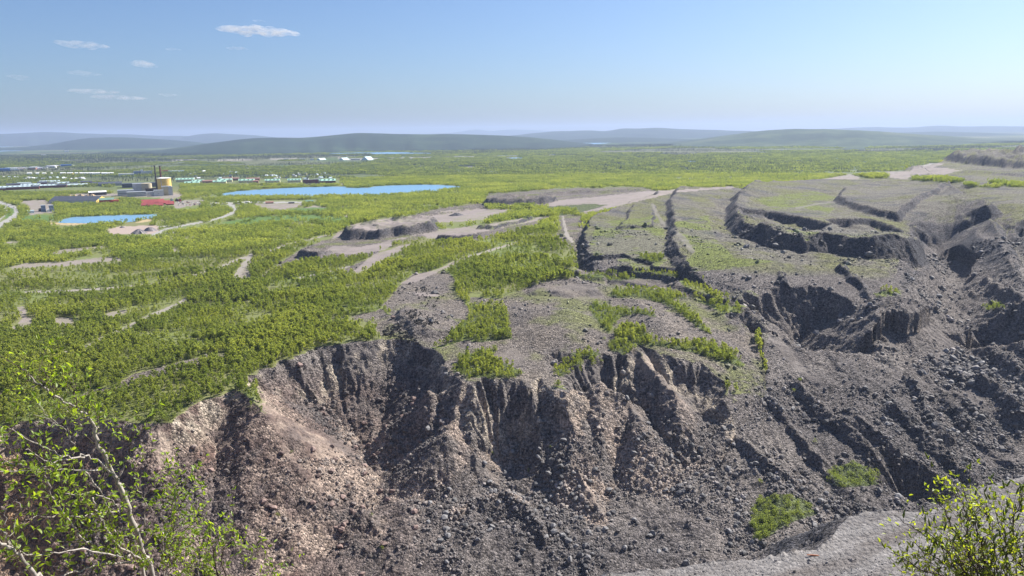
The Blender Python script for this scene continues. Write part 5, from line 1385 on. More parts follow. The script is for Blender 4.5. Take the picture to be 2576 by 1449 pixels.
# heating works
block(317, 491, 32, 12, 30, GREY, "grey works hall at the left end of the heating plant", bands=1)
block(344, 493, 38, 10, 26, LGREY, "low pale grey hall in front of the heating plant", bands=3)
block(350, 484, 24, 20, 26, LGREY, "tall light grey boiler hall left of the chimneys", bands=0)
block(376, 491, 22, 8, 18, GREY, "low grey annex with dark doors under the chimneys", windows=4)
block(400, 492, 20, 13, 22, LGREY, "grey turbine hall with a dark window in front of the chimneys", windows=1)
block(385, 484, 30, 10, 30, SOOT, "dark rusty conveyor house behind the grey annexes", roof=SOOT)
block(420, 490, 20, 20, 20, TAN, "tall tan and grey block in front of the yellow tank", bands=0)
block(430, 490, 9, 19, 18, GREY, "narrow grey tower block at the foot of the yellow tank")
block(352, 470, 70, 9, 40, R_DARK, "wide dark slate roofed sports hall behind the heating plant", "sports_hall", R_DARK)
def cylinder(name, px_, py_, rpx, hpx, shell_m, lab, cat, cap_m=None, taper=1.0, dome=0.0, bands=None):
    X_, Y_, Z_, d_ = site(px_, py_); m_ = d_ / 1859; r_ = rpx * m_; h_ = hpx * m_
    t = thing(name, (X_, Y_, Z_ - 0.3), 0, lab, cat)
    n_ = 40; mb = MB()
    ring = lambda rr, zz_: [(rr * math.cos(6.28318 * k / n_), rr * math.sin(6.28318 * k / n_), zz_) for k in range(n_)]
    a_, b_ = ring(r_, 0), ring(r_ * taper, h_)
    for k in range(n_):
        mb.face([a_[k], a_[(k + 1) % n_], b_[(k + 1) % n_], b_[k]])
    mb.build("shell", shell_m, t, smooth=True)
    cb = MB(); c_ = ring(r_ * taper * 1.02, h_ + 0.01); tp = ring(r_ * taper * 0.5, h_ + dome * 0.8 + 0.25)
    for k in range(n_):
        cb.face([c_[k], c_[(k + 1) % n_], tp[(k + 1) % n_], tp[k]])
    cb.face(tp); cb.build("cap", cap_m or shell_m, t)
    return t, r_, h_
t, r_, h_ = cylinder("storage_tank", 416, 486, 14.5, 35, YELLOW, "big yellow hot water tank standing by the chimneys", "tank", R_WHITE, dome=1.5)
MB().box(-0.6, 0.6, -r_ - 0.7, -r_ + 0.1, 0, h_).build("ladder", GREY, t)
MB().tube([(r_ * 1.03 * math.cos(a), r_ * 1.03 * math.sin(a), h_ - 0.3) for a in np.linspace(0, 6.283, 25)], [0.35] * 25, 4).build("railing", R_WHITE, t)
t, r_, h_ = cylinder("storage_tank", 371, 484, 10.5, 21, TAN, "low tan coloured tank left of the chimneys", "tank", TAN, dome=0.8)
for px_, py_, hp, lab in ((396, 486, 62, "slim sooty chimney, the left one of the pair at the heating works"), (409, 485, 61, "thicker red brown chimney, the right one of the pair, trailing smoke")):
    t, r_, h_ = cylinder("chimney", px_, py_, 2.0 if px_ < 400 else 2.5, hp, SOOT if px_ < 400 else paint("rusty_steel", (0.13, 0.05, 0.04)), lab, "chimney", SOOT, taper=0.62)
    MB().tube([(0, 0, h_ * 0.965), (0, 0, h_ + 0.4)], [r_ * 0.78, r_ * 0.74], 16).build("collar", BLACKST, t)
    MB().tube([(0, 0, h_ * 0.72), (0, 0, h_ * 0.73)], [r_ * 1.25, r_ * 1.25], 16).build("gallery", SOOT, t)
gable_house(246, 490, 34, 9, 18, BLACKST, R_WHITE, "open shed with a bright white roof beside the wood chip heaps", "shed", None, "storage_shed", pitch=0.35)
# yellow gabled warehouse, its long dark roof running to the left
t = gable_house(199, 509, 108, 14, 46, LGREY, R_DARK, "long warehouse with a dark roof and a yellow gable end", "warehouse", None, "warehouse", rot=-36, pitch=0.40, windows=0)
d_ = math.hypot(t.location.x, t.location.y) / 1859; W_, H_ = 108 * d_, 14 * d_; rs_ = 23 * 0.40; wh_ = H_ - rs_
g_ = MB(); xx = W_ / 2 + 0.25
g_.face([(xx, -23, 0), (xx, 23, 0), (xx, 23, wh_ - 0.2), (xx, 0, wh_ + rs_ - 0.3), (xx, -23, wh_ - 0.2)]); g_.face([(xx - 0.2, -23, 0), (xx - 0.2, -23, wh_ - 0.2), (xx - 0.2, 0, wh_ + rs_ - 0.3), (xx - 0.2, 23, wh_ - 0.2), (xx - 0.2, 23, 0)])
g_.build("gable", YELLOW, t, label="yellow clad gable end")
for k in (-10, 4):
    MB().box(xx, xx + 0.15, k - 3, k + 3, 0, 5).build("gate", BLACKST, t)
gable_house(270, 512, 29, 13, 20, RED, R_DGREEN, "red walled depot with a dull green roof next to the yellow hall", "depot", None, "depot", rot=-4, pitch=0.4, windows=4)
block(291, 513, 14, 9, 12, RED, "bright red box building at the end of the green roofed depot", "depot", RED)
for px_, py_, w_, h_, rf, lab in ((378, 512, 34, 10, R_RED, "large dark red roof at the left of the red school group"), (373, 517, 26, 6, R_RED, "low bright red roof in front of the school group"), (398, 511, 24, 10, R_RED, "highest red roof in the middle of the school group"), (392, 517, 30, 7, R_RED, "red school wing with dark walls on the front side"), (415, 512, 22, 8, R_RED, "red roof wing at the back of the school group"), (428, 514, 16, 8, R_RED, "dark red end pavilion of the school group nearest the parking place")):
    gable_house(px_, py_, w_, h_, 16, DRED, rf, lab, "school building", "red roofed school group", "school_wing", rot=random.uniform(-15, 15), pitch=0.7, windows=4)
for px_, w_, wl, lab in ((432, 7, WHITE, "little white gabled house at the edge of the parking place"), (445, 8, DRED, "little dark house between the white one and the red one"), (453, 6, RED, "little red house nearest the parked cars")):
    gable_house(px_, 505, w_, 6, 8, wl, R_DARK, lab, "house", None, "house", pitch=0.8, gable_front=True, windows=1, chimney=True)
# transformer yard left of the pond
for px_, lab in ((110, "left blue grey stepped block in the transformer yard"), (130, "right blue grey stepped block in the transformer yard")):
    for_z = block(px_, 531, 8.5, 13, 14, paint("blue_grey_cladding", (0.36, 0.44, 0.55)), lab, "transformer_block", bands=4)
block(78, 535, 12, 5, 10, ICE, "small pale building with a blue roof at the transformer yard", "kiosk", R_BLUE)
block(122, 533, 4, 6, 5, WHITE, "narrow white kiosk between the two blue grey blocks", "kiosk", R_WHITE)
for k in range(3):
    X_, Y_, Z_, d_ = site(104, 531 - 2.0 * k)
    o = MB().box(-5, 5, -1.5, 1.5, 0, 3.2).build("cooling_unit", SOOT); o.location = (X_, Y_, Z_ - 0.1); o.rotation_euler = (0, 0, -math.atan2(X_, Y_)); tag(o, ["front", "middle", "back"][k] + " one of three black cooling units beside the left blue grey block", "cooling unit", "black cooling units in the transformer yard")
# white halls behind the estate
block(318, 443, 31, 6, 20, WHITE, "long bright white hall in front of the grey blocks", "hall", R_WHITE)
block(347, 440, 17, 9, 20, paint("grey_blue_render", (0.42, 0.48, 0.60)), "grey blue flat block left of the white tower", "apartment_block", bands=3)
block(358, 440, 5, 12, 8, WHITE, "slim white tower between two grey blocks", "tower_block")
block(371, 440, 20, 9, 20, PALE, "pale grey block with a slanting white end, right of the white tower", "apartment_block", bands=3)
block(412, 434, 19, 5, 14, RED, "long red building behind the chimneys", "hall", R_RED)
block(392, 432, 14, 3, 10, CREAM, "low cream building behind the chimneys", "hall")
block(428, 434, 8, 4, 10, ICE, "short pale building right of the red one", "hall", R_WHITE)
block(448, 433, 26, 4, 14, ICE, "long pale roofed building at the end of the row behind the smoke", "hall", R_WHITE)
for px_, w_, c_, lab in ((75, 8, WHITE, "white block of flats, first of the far row counting from the road"), (95, 6, WHITE, "white block of flats, second of the far row"), (112, 7, CREAM, "cream block of flats, third of the far row"), (131, 3.5, CREAM, "tiny cream house standing alone in the far row"), (159, 10, CREAM, "cream block with a pale roof in the middle of the far row"), (177, 11, YELLOW, "yellow block of flats in the far row"), (193, 6, WHITE, "white house right of the yellow block"),
                          (204, 5, YELLOW, "narrow yellow house at a white block's side"), (212, 12, WHITE, "white block beside the narrow yellow house"), (228, 11, WHITE, "white block with a dark base near the long white hall"), (242, 16, WHITE, "long white block of the far row"), (262, 10, WHITE, "white house with a tall gable near the long white hall"), (277, 14, WHITE, "white stepped building left of the long white hall")):
    gable_house(px_, 441 if px_ < 150 else 440.5, w_, 6, 12, c_, R_WHITE, lab, "block of flats", "white and cream blocks in the far row", "apartment_house", rot=random.uniform(-12, 12), pitch=0.4, windows=3 if w_ > 8 else 0)
rg = np.random.default_rng(55)
for k in range(30):
    gable_house(rg.uniform(0, 215), rg.uniform(446, 452), rg.uniform(4, 8), rg.uniform(3, 4.2), 9, [WHITE, WHITE, PALE, CREAM, ICE][k % 5], [R_WHITE, R_BLUE, R_GREY][k % 3], "small pale house among trees in the belt between the far blocks and the row houses", "house", "small pale houses left of the heating works", "house", rot=rg.uniform(-40, 40), pitch=0.6)
for k in range(46):
    gable_house(rg.uniform(470, 850), rg.uniform(433, 451), rg.uniform(3, 7), rg.uniform(3, 4.5), 9, [WHITE, PALE, CREAM, ICE, WHITE][k % 5], [R_GREY, R_WHITE, R_BLUE, R_DARK][k % 4], "small house among dark spruces behind the green roofed row houses", "house", "small houses among the spruces", "house", rot=rg.uniform(-40, 40), pitch=0.7)
# industrial area far out
block(8, 431, 24, 6, 40, BLUE, "long bright blue hall at the picture edge in the far industrial area", "industrial_hall", BLUE)
block(167, 421, 20, 6, 40, BLUE, "blue hall at the right end of the far industrial area", "industrial_hall", BLUE)
block(36, 427, 11, 4, 30, WHITE, "white hall standing apart between the blue hall and the sheds", "industrial_hall", R_WHITE)
for k in range(26):
    px_ = rg.uniform(22, 178); yy = 430 - 0.055 * px_ + rg.uniform(-3, 2)
    block(px_, yy, rg.uniform(6, 18), rg.uniform(2.5, 4.5), 30, [WHITE, PALE, BRICK, R_DARK, GREY, paint("violet_grey_cladding", (0.25, 0.2, 0.34)), WHITE][k % 7], "low shed or hall in the far industrial area", "industrial_hall", [R_WHITE, R_GREY, R_WHITE, R_DARK, R_BLUE][k % 5], rot=rg.uniform(-20, 20), group="sheds of the far industrial area")
# airfield
for px_, w_, h_, lab in ((925, 21, 7.5, "largest pale hangar with a steep white roof at the airfield"), (866, 14, 5.5, "middle sized pale hangar on the airfield"), (809, 10, 3.5, "smallest low pale hangar on the airfield, left of the others")):
    gable_house(px_, 402.5, w_, h_, 60, ICE, R_BLUE, lab, "hangar", None, "hangar", rot=-38, pitch=0.75, gable_front=True)
for px_, w_, lab in ((894, 22, "low grey terminal between the two larger hangars"), (760, 14, "small grey airfield building left of the hangars"), (785, 9, "low white airfield building beside the smallest hangar"), (720, 12, "grey airfield shed farthest from the hangars")):
    block(px_, 402.5, w_, 3, 30, GREY if "grey" in lab else WHITE, lab, "airfield_building")
for px_, py_, lab in ((110, 392.5, "lone pale house in the dark woods beyond the industry"), (168, 382, "lone white building below the far left hills")):
    block(px_, py_, 8, 3, 40, WHITE, lab, "house", R_WHITE)
# caravans, cars
def caravan(px_, py_, lab, grp):
    X_, Y_, Z_, d_ = site(px_, py_); t = thing("caravan", (X_, Y_, Z_), R(rg.uniform(-10, 10)), lab, "caravan", grp)
    MB().box(-1.5, 1.5, -3.0, 3.0, 0.5, 3.2).build("body", WHITE, t); MB().box(-1.1, 1.1, -3.05, -2.9, 1.6, 2.5).build("window", GLASS, t)
    for s_ in (-1, 1):
        MB().tube([(s_ * 1.25, 0, 0.4), (s_ * 1.48, 0, 0.4)], [0.4, 0.4], 10).build("wheel", TYRE, t)
for k, px_ in enumerate((593, 596, 599, 602, 605)):
    caravan(px_, 509.5, "white caravan in the row of five beside the gravel road", "five white caravans by the road")
for k, px_ in enumerate((619, 622.5, 626)):
    caravan(px_, 508.8, "white caravan in the group of three nearer the sand pitch", "three white caravans near the sand pitch")
CARC = [paint("car_white", (0.8, 0.8, 0.8), 0.3), paint("car_silver", (0.5, 0.5, 0.52), 0.3), paint("car_black", (0.03, 0.03, 0.035), 0.3), paint("car_red", (0.4, 0.05, 0.04), 0.3), paint("car_blue", (0.07, 0.12, 0.3), 0.3)]
def car(X_, Y_, rz, c_, lab, grp=None, big=False):
    t = thing("parked_car" if grp and "parking" in grp else ("van" if big else "car"), (X_, Y_, float(ground_z(X_, Y_)[0]) + 0.08), rz, lab, "van" if big else "car", grp)
    L, W_, Hh = (3.2, 1.1, 2.6) if big else (2.2, 0.9, 1.45)
    mb = MB().box(-L, L, -W_, W_, 0.3, Hh * (0.95 if big else 0.62)); mb.build("body", CARC[c_], t)
    MB().box(-L * 0.55, L * 0.35, -W_ * 0.86, W_ * 0.86, Hh * 0.62 + 0.002 + (Hh * 0.34 if big else 0), Hh * (1.0 if not big else 1.02)).build("cabin", GLASS, t)
    for a in (-0.62, 0.62):
        for s_ in (-1, 1):
            MB().tube([(L * a, s_ * W_ * 0.8, 0.33), (L * a, s_ * W_ * 1.02, 0.33)], [0.33, 0.33], 8).build("wheel", TYRE, t)
for px_, py_, c_, rz_, lab, big in ((17, 514.5, 0, 2.4, "white car farthest along the curving main road", False), (22, 519, 4, 2.4, "dark blue car on the main road behind the white van", False), (30, 523.5, 0, 2.3, "white car in the middle of the main road's bend", False), (34.5, 521.5, 2, 2.3, "black car at the outer side of the main road's bend", False), (32, 546.5, 0, 1.0, "white car low on the main road past the bend", False), (13, 521.5, 0, 2.4, "white van or bus on the main road above the loop", True)):
    X_, Y_, Z_, d_ = site(px_, py_); car(X_, Y_, rz_, c_, lab, None, big)
for k in range(34):
    X_, Y_, Z_, d_ = site(rg.uniform(446, 505), [506.5, 509.5, 512.5, 515][k % 4] + rg.uniform(-0.3, 0.3))
    car(X_, Y_, 1.4 + rg.uniform(-0.1, 0.1), k % 3 if k % 5 else 3, ["white", "silver", "black"][k % 3] + " car parked on the gravel parking place by the red school group" if k % 5 else "red car parked on the gravel parking place by the red school group", [["white", "silver", "black"][k % 3], "red"][0 if k % 5 else 1] + " cars on the parking place")
# heaps: wood chips, gravel
def heap(px_, py_, wpx, hpx, m_, name, lab, cat, grp=None):
    X_, Y_, Z_, d_ = site(px_, py_); s_ = d_ / 1859; rr = wpx * s_ / 2; hh = hpx * s_
    mb = MB(); n_ = 22; rgs = np.random.default_rng(int(px_ * 10))
    lob = rgs.uniform(0.75, 1.15, n_)
    rings = [[(rr * f * lob[k] * math.cos(6.28318 * k / n_), rr * 0.7 * f * lob[k] * math.sin(6.28318 * k / n_), hh * z_ * rgs.uniform(0.85, 1.1) - 0.4 * (z_ == 0)) for k in range(n_)] for f, z_ in ((1, 0), (0.75, 0.3), (0.45, 0.68), (0.2, 0.92))]
    for a_, b_ in zip(rings[:-1], rings[1:]):
        for k in range(n_):
            mb.face([a_[k], a_[(k + 1) % n_], b_[(k + 1) % n_], b_[k]])
    mb.face(rings[-1])
    o = mb.build(name, m_); o.location = (X_, Y_, Z_); tag(o, lab, cat, grp)
CHIP = paint("wood_chip", (0.46, 0.34, 0.22), 1.0); GRV = paint("heaped_gravel", (0.22, 0.20, 0.20), 1.0)
for k, (px_, w_, h_) in enumerate(((140, 14, 3), (158, 13, 4), (177, 16, 4), (188, 10, 4), (203, 16, 5), (222, 12, 4), (232, 16, 5.5))):
    heap(px_, 493, w_, h_, CHIP, "wood_chip_heap", ["flattest wood chip heap at the far end of the yard", "small tan wood chip heap, second from the far end", "broad wood chip heap behind the warehouse roof", "narrow steep wood chip heap behind the warehouse", "wide wood chip heap in the middle of the yard", "wood chip heap left of the white roofed shed", "tallest wood chip heap, right beside the white roofed shed"][k], "heap", "wood chip heaps")
heap(350, 586, 38, 10, GRV, "gravel_heap", "large grey gravel heap on the sandy clearing by the road", "heap")
heap(378, 580, 34, 9, GRV, "gravel_heap", "flatter grey gravel heap behind the largest, next to the road", "heap")
heap(308, 572, 14, 3.5, GRV, "gravel_heap", "small brown gravel heap alone near the pond", "heap")
heap(1150, 551, 40, 7, paint("dark_rubble", (0.12, 0.115, 0.12), 1.0), "rubble_heap", "dark rubble heap alone on the pale gravel pad", "heap")
heap(1979, 467, 16, 6, paint("dark_rubble", (0.12, 0.115, 0.12), 1.0), "rubble_heap", "pointed dark heap on the dump's far edge", "heap")
# thin lamp and antenna masts
for px_, py_, hp, lab in ((217, 508, 16, "tall thin mast in front of the long warehouse"),):
    X_, Y_, Z_, d_ = site(px_, py_); h_ = hp * d_ / 1859
    t = thing("mast", (X_, Y_, Z_), 0, lab, "mast"); MB().tube([(0, 0, 0), (0, 0, h_)], [0.3, 0.12], 8).build("pole", STEEL, t); MB().box(-1.2, 1.2, -0.2, 0.2, h_, h_ + 0.4).build("lamp", STEEL, t)
# two shafts of smoke and the small clouds
def vapour(name, blobs, dens, scale_, label=None, thr=0.45, stuff=False, aniso=0.4):
    bm = bmesh.new()
    c0 = Vector(blobs[0][:3])
    for x_, y_, z_, rx, ry, rz_ in blobs:
        r = bmesh.ops.create_icosphere(bm, subdivisions=2, radius=1.0)
        for v in r["verts"]:
            v.co = Vector((v.co.x * rx, v.co.y * ry, v.co.z * rz_)) + Vector((x_, y_, z_)) - c0
    me_ = bpy.data.meshes.new(name); bm.to_mesh(me_); bm.free()
    o = bpy.data.objects.new(name, me_); COL.objects.link(o); o.location = c0
    rm = o.modifiers.new("merge", 'REMESH'); rm.mode = 'VOXEL'; rm.voxel_size = max(b[5] for b in blobs) * 0.35
    mm = bpy.data.materials.new(name + "_vapour"); mm.use_nodes = True; nt_ = mm.node_tree; nt_.nodes.clear()
    out = nt_.nodes.new("ShaderNodeOutputMaterial"); pv = nt_.nodes.new("ShaderNodeVolumePrincipled")
    tc = nt_.nodes.new("ShaderNodeTexCoord"); mp_ = nt_.nodes.new("ShaderNodeMapping"); mp_.inputs["Scale"].default_value = (scale_, scale_, scale_ * 3.0)
    no = nt_.nodes.new("ShaderNodeTexNoise"); no.inputs["Scale"].default_value = 1.0; no.inputs["Detail"].default_value = 5.0; no.inputs["Roughness"].default_value = 0.62
    nt_.links.new(tc.outputs["Object"], mp_.inputs[0]); nt_.links.new(mp_.outputs[0], no.inputs["Vector"])
    nt_.links.new(mrange(nt_, no.outputs[0], thr, thr + 0.22, 0.0, dens), pv.inputs["Density"])
    pv.inputs["Color"].default_value = (1, 1, 1, 1); pv.inputs["Anisotropy"].default_value = aniso
    nt_.links.new(pv.outputs[0], out.inputs["Volume"]); me_.materials.append(mm)
    if stuff:
        o["kind"] = "stuff"
    if label:
        tag(o, label, "cloud", "small clouds over the plain"); o["kind"] = "thing"
    return o
sm = []
X_, Y_, Z_, d_ = site(409, 485); h_ = 61 * d_ / 1859; m_ = d_ / 1859
for k in range(9):
    sm.append((X_ - 4 * m_ + 5.2 * k * m_, Y_ + 6 * k, Z_ + h_ + (2 + 0.35 * k) * m_, (2.2 + 0.35 * k) * m_, 4 * m_, (1.3 + 0.22 * k) * m_))
vapour("smoke", sm, 0.05, 0.05, None, 0.40, True)
CLOUDS = [((555, 745, 64, 93), 1.0, "largest white wisp of cloud, high above the lake"), ((150, 262, 100, 123), 0.6, "thin slanting cloud wisp at the upper left"), ((572, 620, 116, 127), 0.5, "small oval cloud just under the largest wisp"), ((343, 382, 148, 176), 0.6, "small upright tuft of cloud"),
          ((178, 293, 222, 237), 0.9, "flat white cloud bar low on the left"), ((237, 362, 237, 253), 0.9, "ragged white cloud bar, lowest on the left"), ((403, 450, 234, 243), 0.6, "short faint cloud bar right of the lowest ones"), ((638, 666, 49, 56), 0.6, "tiny cloud shred above the largest wisp"), ((420, 452, 120, 128), 0.5, "faint tiny cloud between the tuft and the largest wisp"), ((180, 246, 176, 193), 0.28, "pale smear of cloud above the low cloud bars"), ((25, 72, 187, 201), 0.3, "pale smear of cloud nearest the left picture edge")]
for (xa, xb, ya, yb), dn, lab in CLOUDS:
    rgc = np.random.default_rng(int(xa)); bl = []
    w_, h_ = xb - xa, yb - ya
    nb = max(4, int(w_ / h_ * 2.2))
    for k in range(nb):
        t_ = (k + 0.5) / nb
        env = math.sin(math.pi * (0.12 + 0.80 * t_)) ** 0.8
        X_, Y_, Z_ = [float(v) for v in at_d(xa + w_ * t_, ya + h_ * (0.5 + 0.25 * (t_ - 0.4) + rgc.uniform(-0.18, 0.18) * env), 21000)]
        s_ = 21000 / 1859
        bl.append((X_, Y_, Z_, w_ / nb * s_ * 1.1, h_ * s_ * 1.4, h_ * s_ * 0.36 * env * rgc.uniform(0.7, 1.1)))
    vapour("cloud", bl, 0.0042 * dn, 0.0042, lab, 0.44)
print("town", time.time() - T0)
# ------------------------------------------------------------------ tyres thrown on the knoll, log on the bench
tb = MB()
for k in range(12):
    a0, a1 = 6.28318 * k / 12, 6.28318 * (k + 1) / 12
    prof = [(0.30, -0.13), (0.50, -0.15), (0.5, 0.15), (0.30, 0.13)]
    for q in range(4):
        (r0, z0), (r1, z1) = prof[q], prof[(q + 1) % 4]
        tb.face([(r0 * math.cos(a0), r0 * math.sin(a0), z0), (r0 * math.cos(a1), r0 * math.sin(a1), z0), (r1 * math.cos(a1), r1 * math.sin(a1), z1), (r1 * math.cos(a0), r1 * math.sin(a0), z1)])
tyre_me = tb.mesh("tyre", TYRE)
rgt = np.random.default_rng(77)
for poly, n_, lab, grp in (([(1015, 783), (1045, 780), (1080, 795), (1105, 808), (1090, 820), (1060, 822), (1035, 810)], 95, "worn black tyre in the scattered heap on the pale bare knoll", "tyres scattered on the bare knoll"),
                           ([(960, 838), (990, 815), (1005, 815), (1020, 835), (1060, 862), (1010, 862), (975, 850)], 110, "worn black tyre in the dense pile tipping over the pit edge", "tyres piled at the pit edge"),
                           ([(1040, 722), (1090, 730), (1120, 745), (1095, 775), (1060, 770), (1050, 745)], 55, "worn black tyre strewn on the slope above the tyre heaps", "tyres strewn above the heaps")):
    x0, x1 = min(p_[0] for p_ in poly), max(p_[0] for p_ in poly); y0, y1 = min(p_[1] for p_ in poly), max(p_[1] for p_ in poly)
    got = 0
    while got < n_:
        a, b_ = rgt.uniform(x0, x1), rgt.uniform(y0, y1)
        ins = False
        for k in range(len(poly)):
            xa, ya = poly[k]; xb, yb = poly[(k + 1) % len(poly)]
            if (ya > b_) != (yb > b_) and a < (xb - xa) * (b_ - ya) / (yb - ya) + xa:
                ins = not ins
        if not ins:
            continue
        X_, Y_, Z_ = on_ground(a, b_)
        s_ = rgt.uniform(1.0, 1.9)
        o = bpy.data.objects.new("tyre", tyre_me); COL.objects.link(o); o.scale = (s_, s_, s_); o.location = (X_, Y_, Z_ + 0.22 * s_ + rgt.uniform(0, 0.35))
        o.rotation_euler = (rgt.uniform(-0.8, 0.8), rgt.uniform(-0.8, 0.8), rgt.uniform(0, 6.28)); tag(o, lab, "tyre", grp); got += 1
X_, Y_, Z_ = on_ground(2015, 1384)
X2, Y2, Z2 = on_ground(2026, 1406)
X_, Y_, Z_ = at_z(2047, 1402, 30.5)[0], at_z(2047, 1402, 30.5)[1], 0
Z_ = float(ground_z(X_, Y_)[0])
o = MB().tube([(-1.9, 0, 0), (-0.6, 0.05, 0.02), (0.7, 0.02, 0.05), (1.9, 0.1, 0.0)], [0.16, 0.2, 0.19, 0.13], 9).build("log", plain_mat("stripped_orange_wood", (0.52, 0.22, 0.12), 0.7, 0.25, 2.0))
o.location = (float(X_), float(Y_), Z_ + 0.15); o.rotation_euler = (0, 0.03, R(-8)); tag(o, "orange brown stripped log lying on the grey gravel bench", "log")

# ------------------------------------------------------------------ willows close to the viewer
M_WBARK = plain_mat("pale_willow_bark", (0.36, 0.32, 0.28), 0.75, 0.45, 14.0)
M_TWIG = plain_mat("dark_twig_bark", (0.10, 0.075, 0.06), 0.8, 0.3, 20.0)
def near_leaf(name, ca, cb):
    m, nt, b = mat(name)
    geo = nd(nt, "ShaderNodeNewGeometry"); oi = nd(nt, "ShaderNodeObjectInfo")
    f = mth(nt, 'FRACT', mth(nt, 'ADD', geo.outputs["Random Per Island"], oi.outputs["Random"]))
    base = mixc(nt, f, ca, cb)
    nt.links.new(base, b.inputs["Base Color"]); b.inputs["Roughness"].default_value = 0.42; b.inputs["Specular IOR Level"].default_value = 0.5
    tr = nd(nt, "ShaderNodeBsdfTranslucent"); tc = nd(nt, "ShaderNodeVectorMath", operation='MULTIPLY'); nt.links.new(base, tc.inputs[0]); tc.inputs[1].default_value = (1.9, 1.75, 0.5); nt.links.new(tc.outputs[0], tr.inputs["Color"])
    ms = nd(nt, "ShaderNodeMixShader"); ms.inputs[0].default_value = 0.55
    nt.links.new(b.outputs[0], ms.inputs[1]); nt.links.new(tr.outputs[0], ms.inputs[2]); nt.links.new(ms.outputs[0], nt.nodes["Material Output"].inputs["Surface"])
    return m
M_LEAF = near_leaf("willow_leaf", (0.15, 0.24, 0.035), (0.27, 0.37, 0.06)); M_LEAF2 = near_leaf("bush_leaf", (0.17, 0.24, 0.04), (0.29, 0.34, 0.05))
LEAF_FORM = []
for k, (wd, fold) in enumerate(((0.36, 0.10), (0.42, 0.16), (0.31, 0.05), (0.38, 0.2))):
    mb = MB()
    mb.v = [(0, 0, 0), (0.30, wd * 0.5, fold), (0.68, wd * 0.46, fold * 0.7 - 0.03), (1.0, 0, -0.12), (0.68, -wd * 0.46, fold * 0.7 - 0.03), (0.30, -wd * 0.5, fold), (0.5, 0, 0.0)]
    mb.f = [(0, 6, 1), (1, 6, 2), (2, 6, 3), (3, 6, 4), (4, 6, 5), (5, 6, 0)]; mb.m = [0] * 6
    LEAF_FORM.append(mb)
def leaf_matrix(rg_, pos, out, size):
    d_ = Vector(out) + Vector(rg_.normal(size=3) * 0.45) + Vector((0, 0, 0.25)); d_.normalize()
    up_ = Vector(rg_.normal(size=3) * 0.6) + Vector((0, 0, 1.0)); s_ = d_.cross(up_).normalized(); n_ = s_.cross(d_)
    M_ = Matrix((( d_.x, -s_.x, n_.x, pos[0]), (d_.y, -s_.y, n_.y, pos[1]), (d_.z, -s_.z, n_.z, pos[2]), (0, 0, 0, 1)))
    return M_ @ Matrix.Scale(size, 4)
def px3(x_, y_, dep):
    d_ = ray(x_, y_); k_ = dep / math.hypot(float(d_[0]), float(d_[1]))
    return Vector((float(d_[0]) * k_, float(d_[1]) * k_, EYE + float(d_[2]) * k_))
def catmull(pts, n_=4):
    out = []
    for i in range(len(pts) - 1):
        p0, p1, p2, p3 = pts[max(i - 1, 0)], pts[i], pts[i + 1], pts[min(i + 2, len(pts) - 1)]
        for k in range(n_):
            t_ = k / n_
            out.append(0.5 * ((2 * p1) + (p2 - p0) * t_ + (2 * p0 - 5 * p1 + 4 * p2 - p3) * t_ * t_ + (3 * p1 - p0 - 3 * p2 + p3) * t_ ** 3))
    out.append(pts[-1]); return out
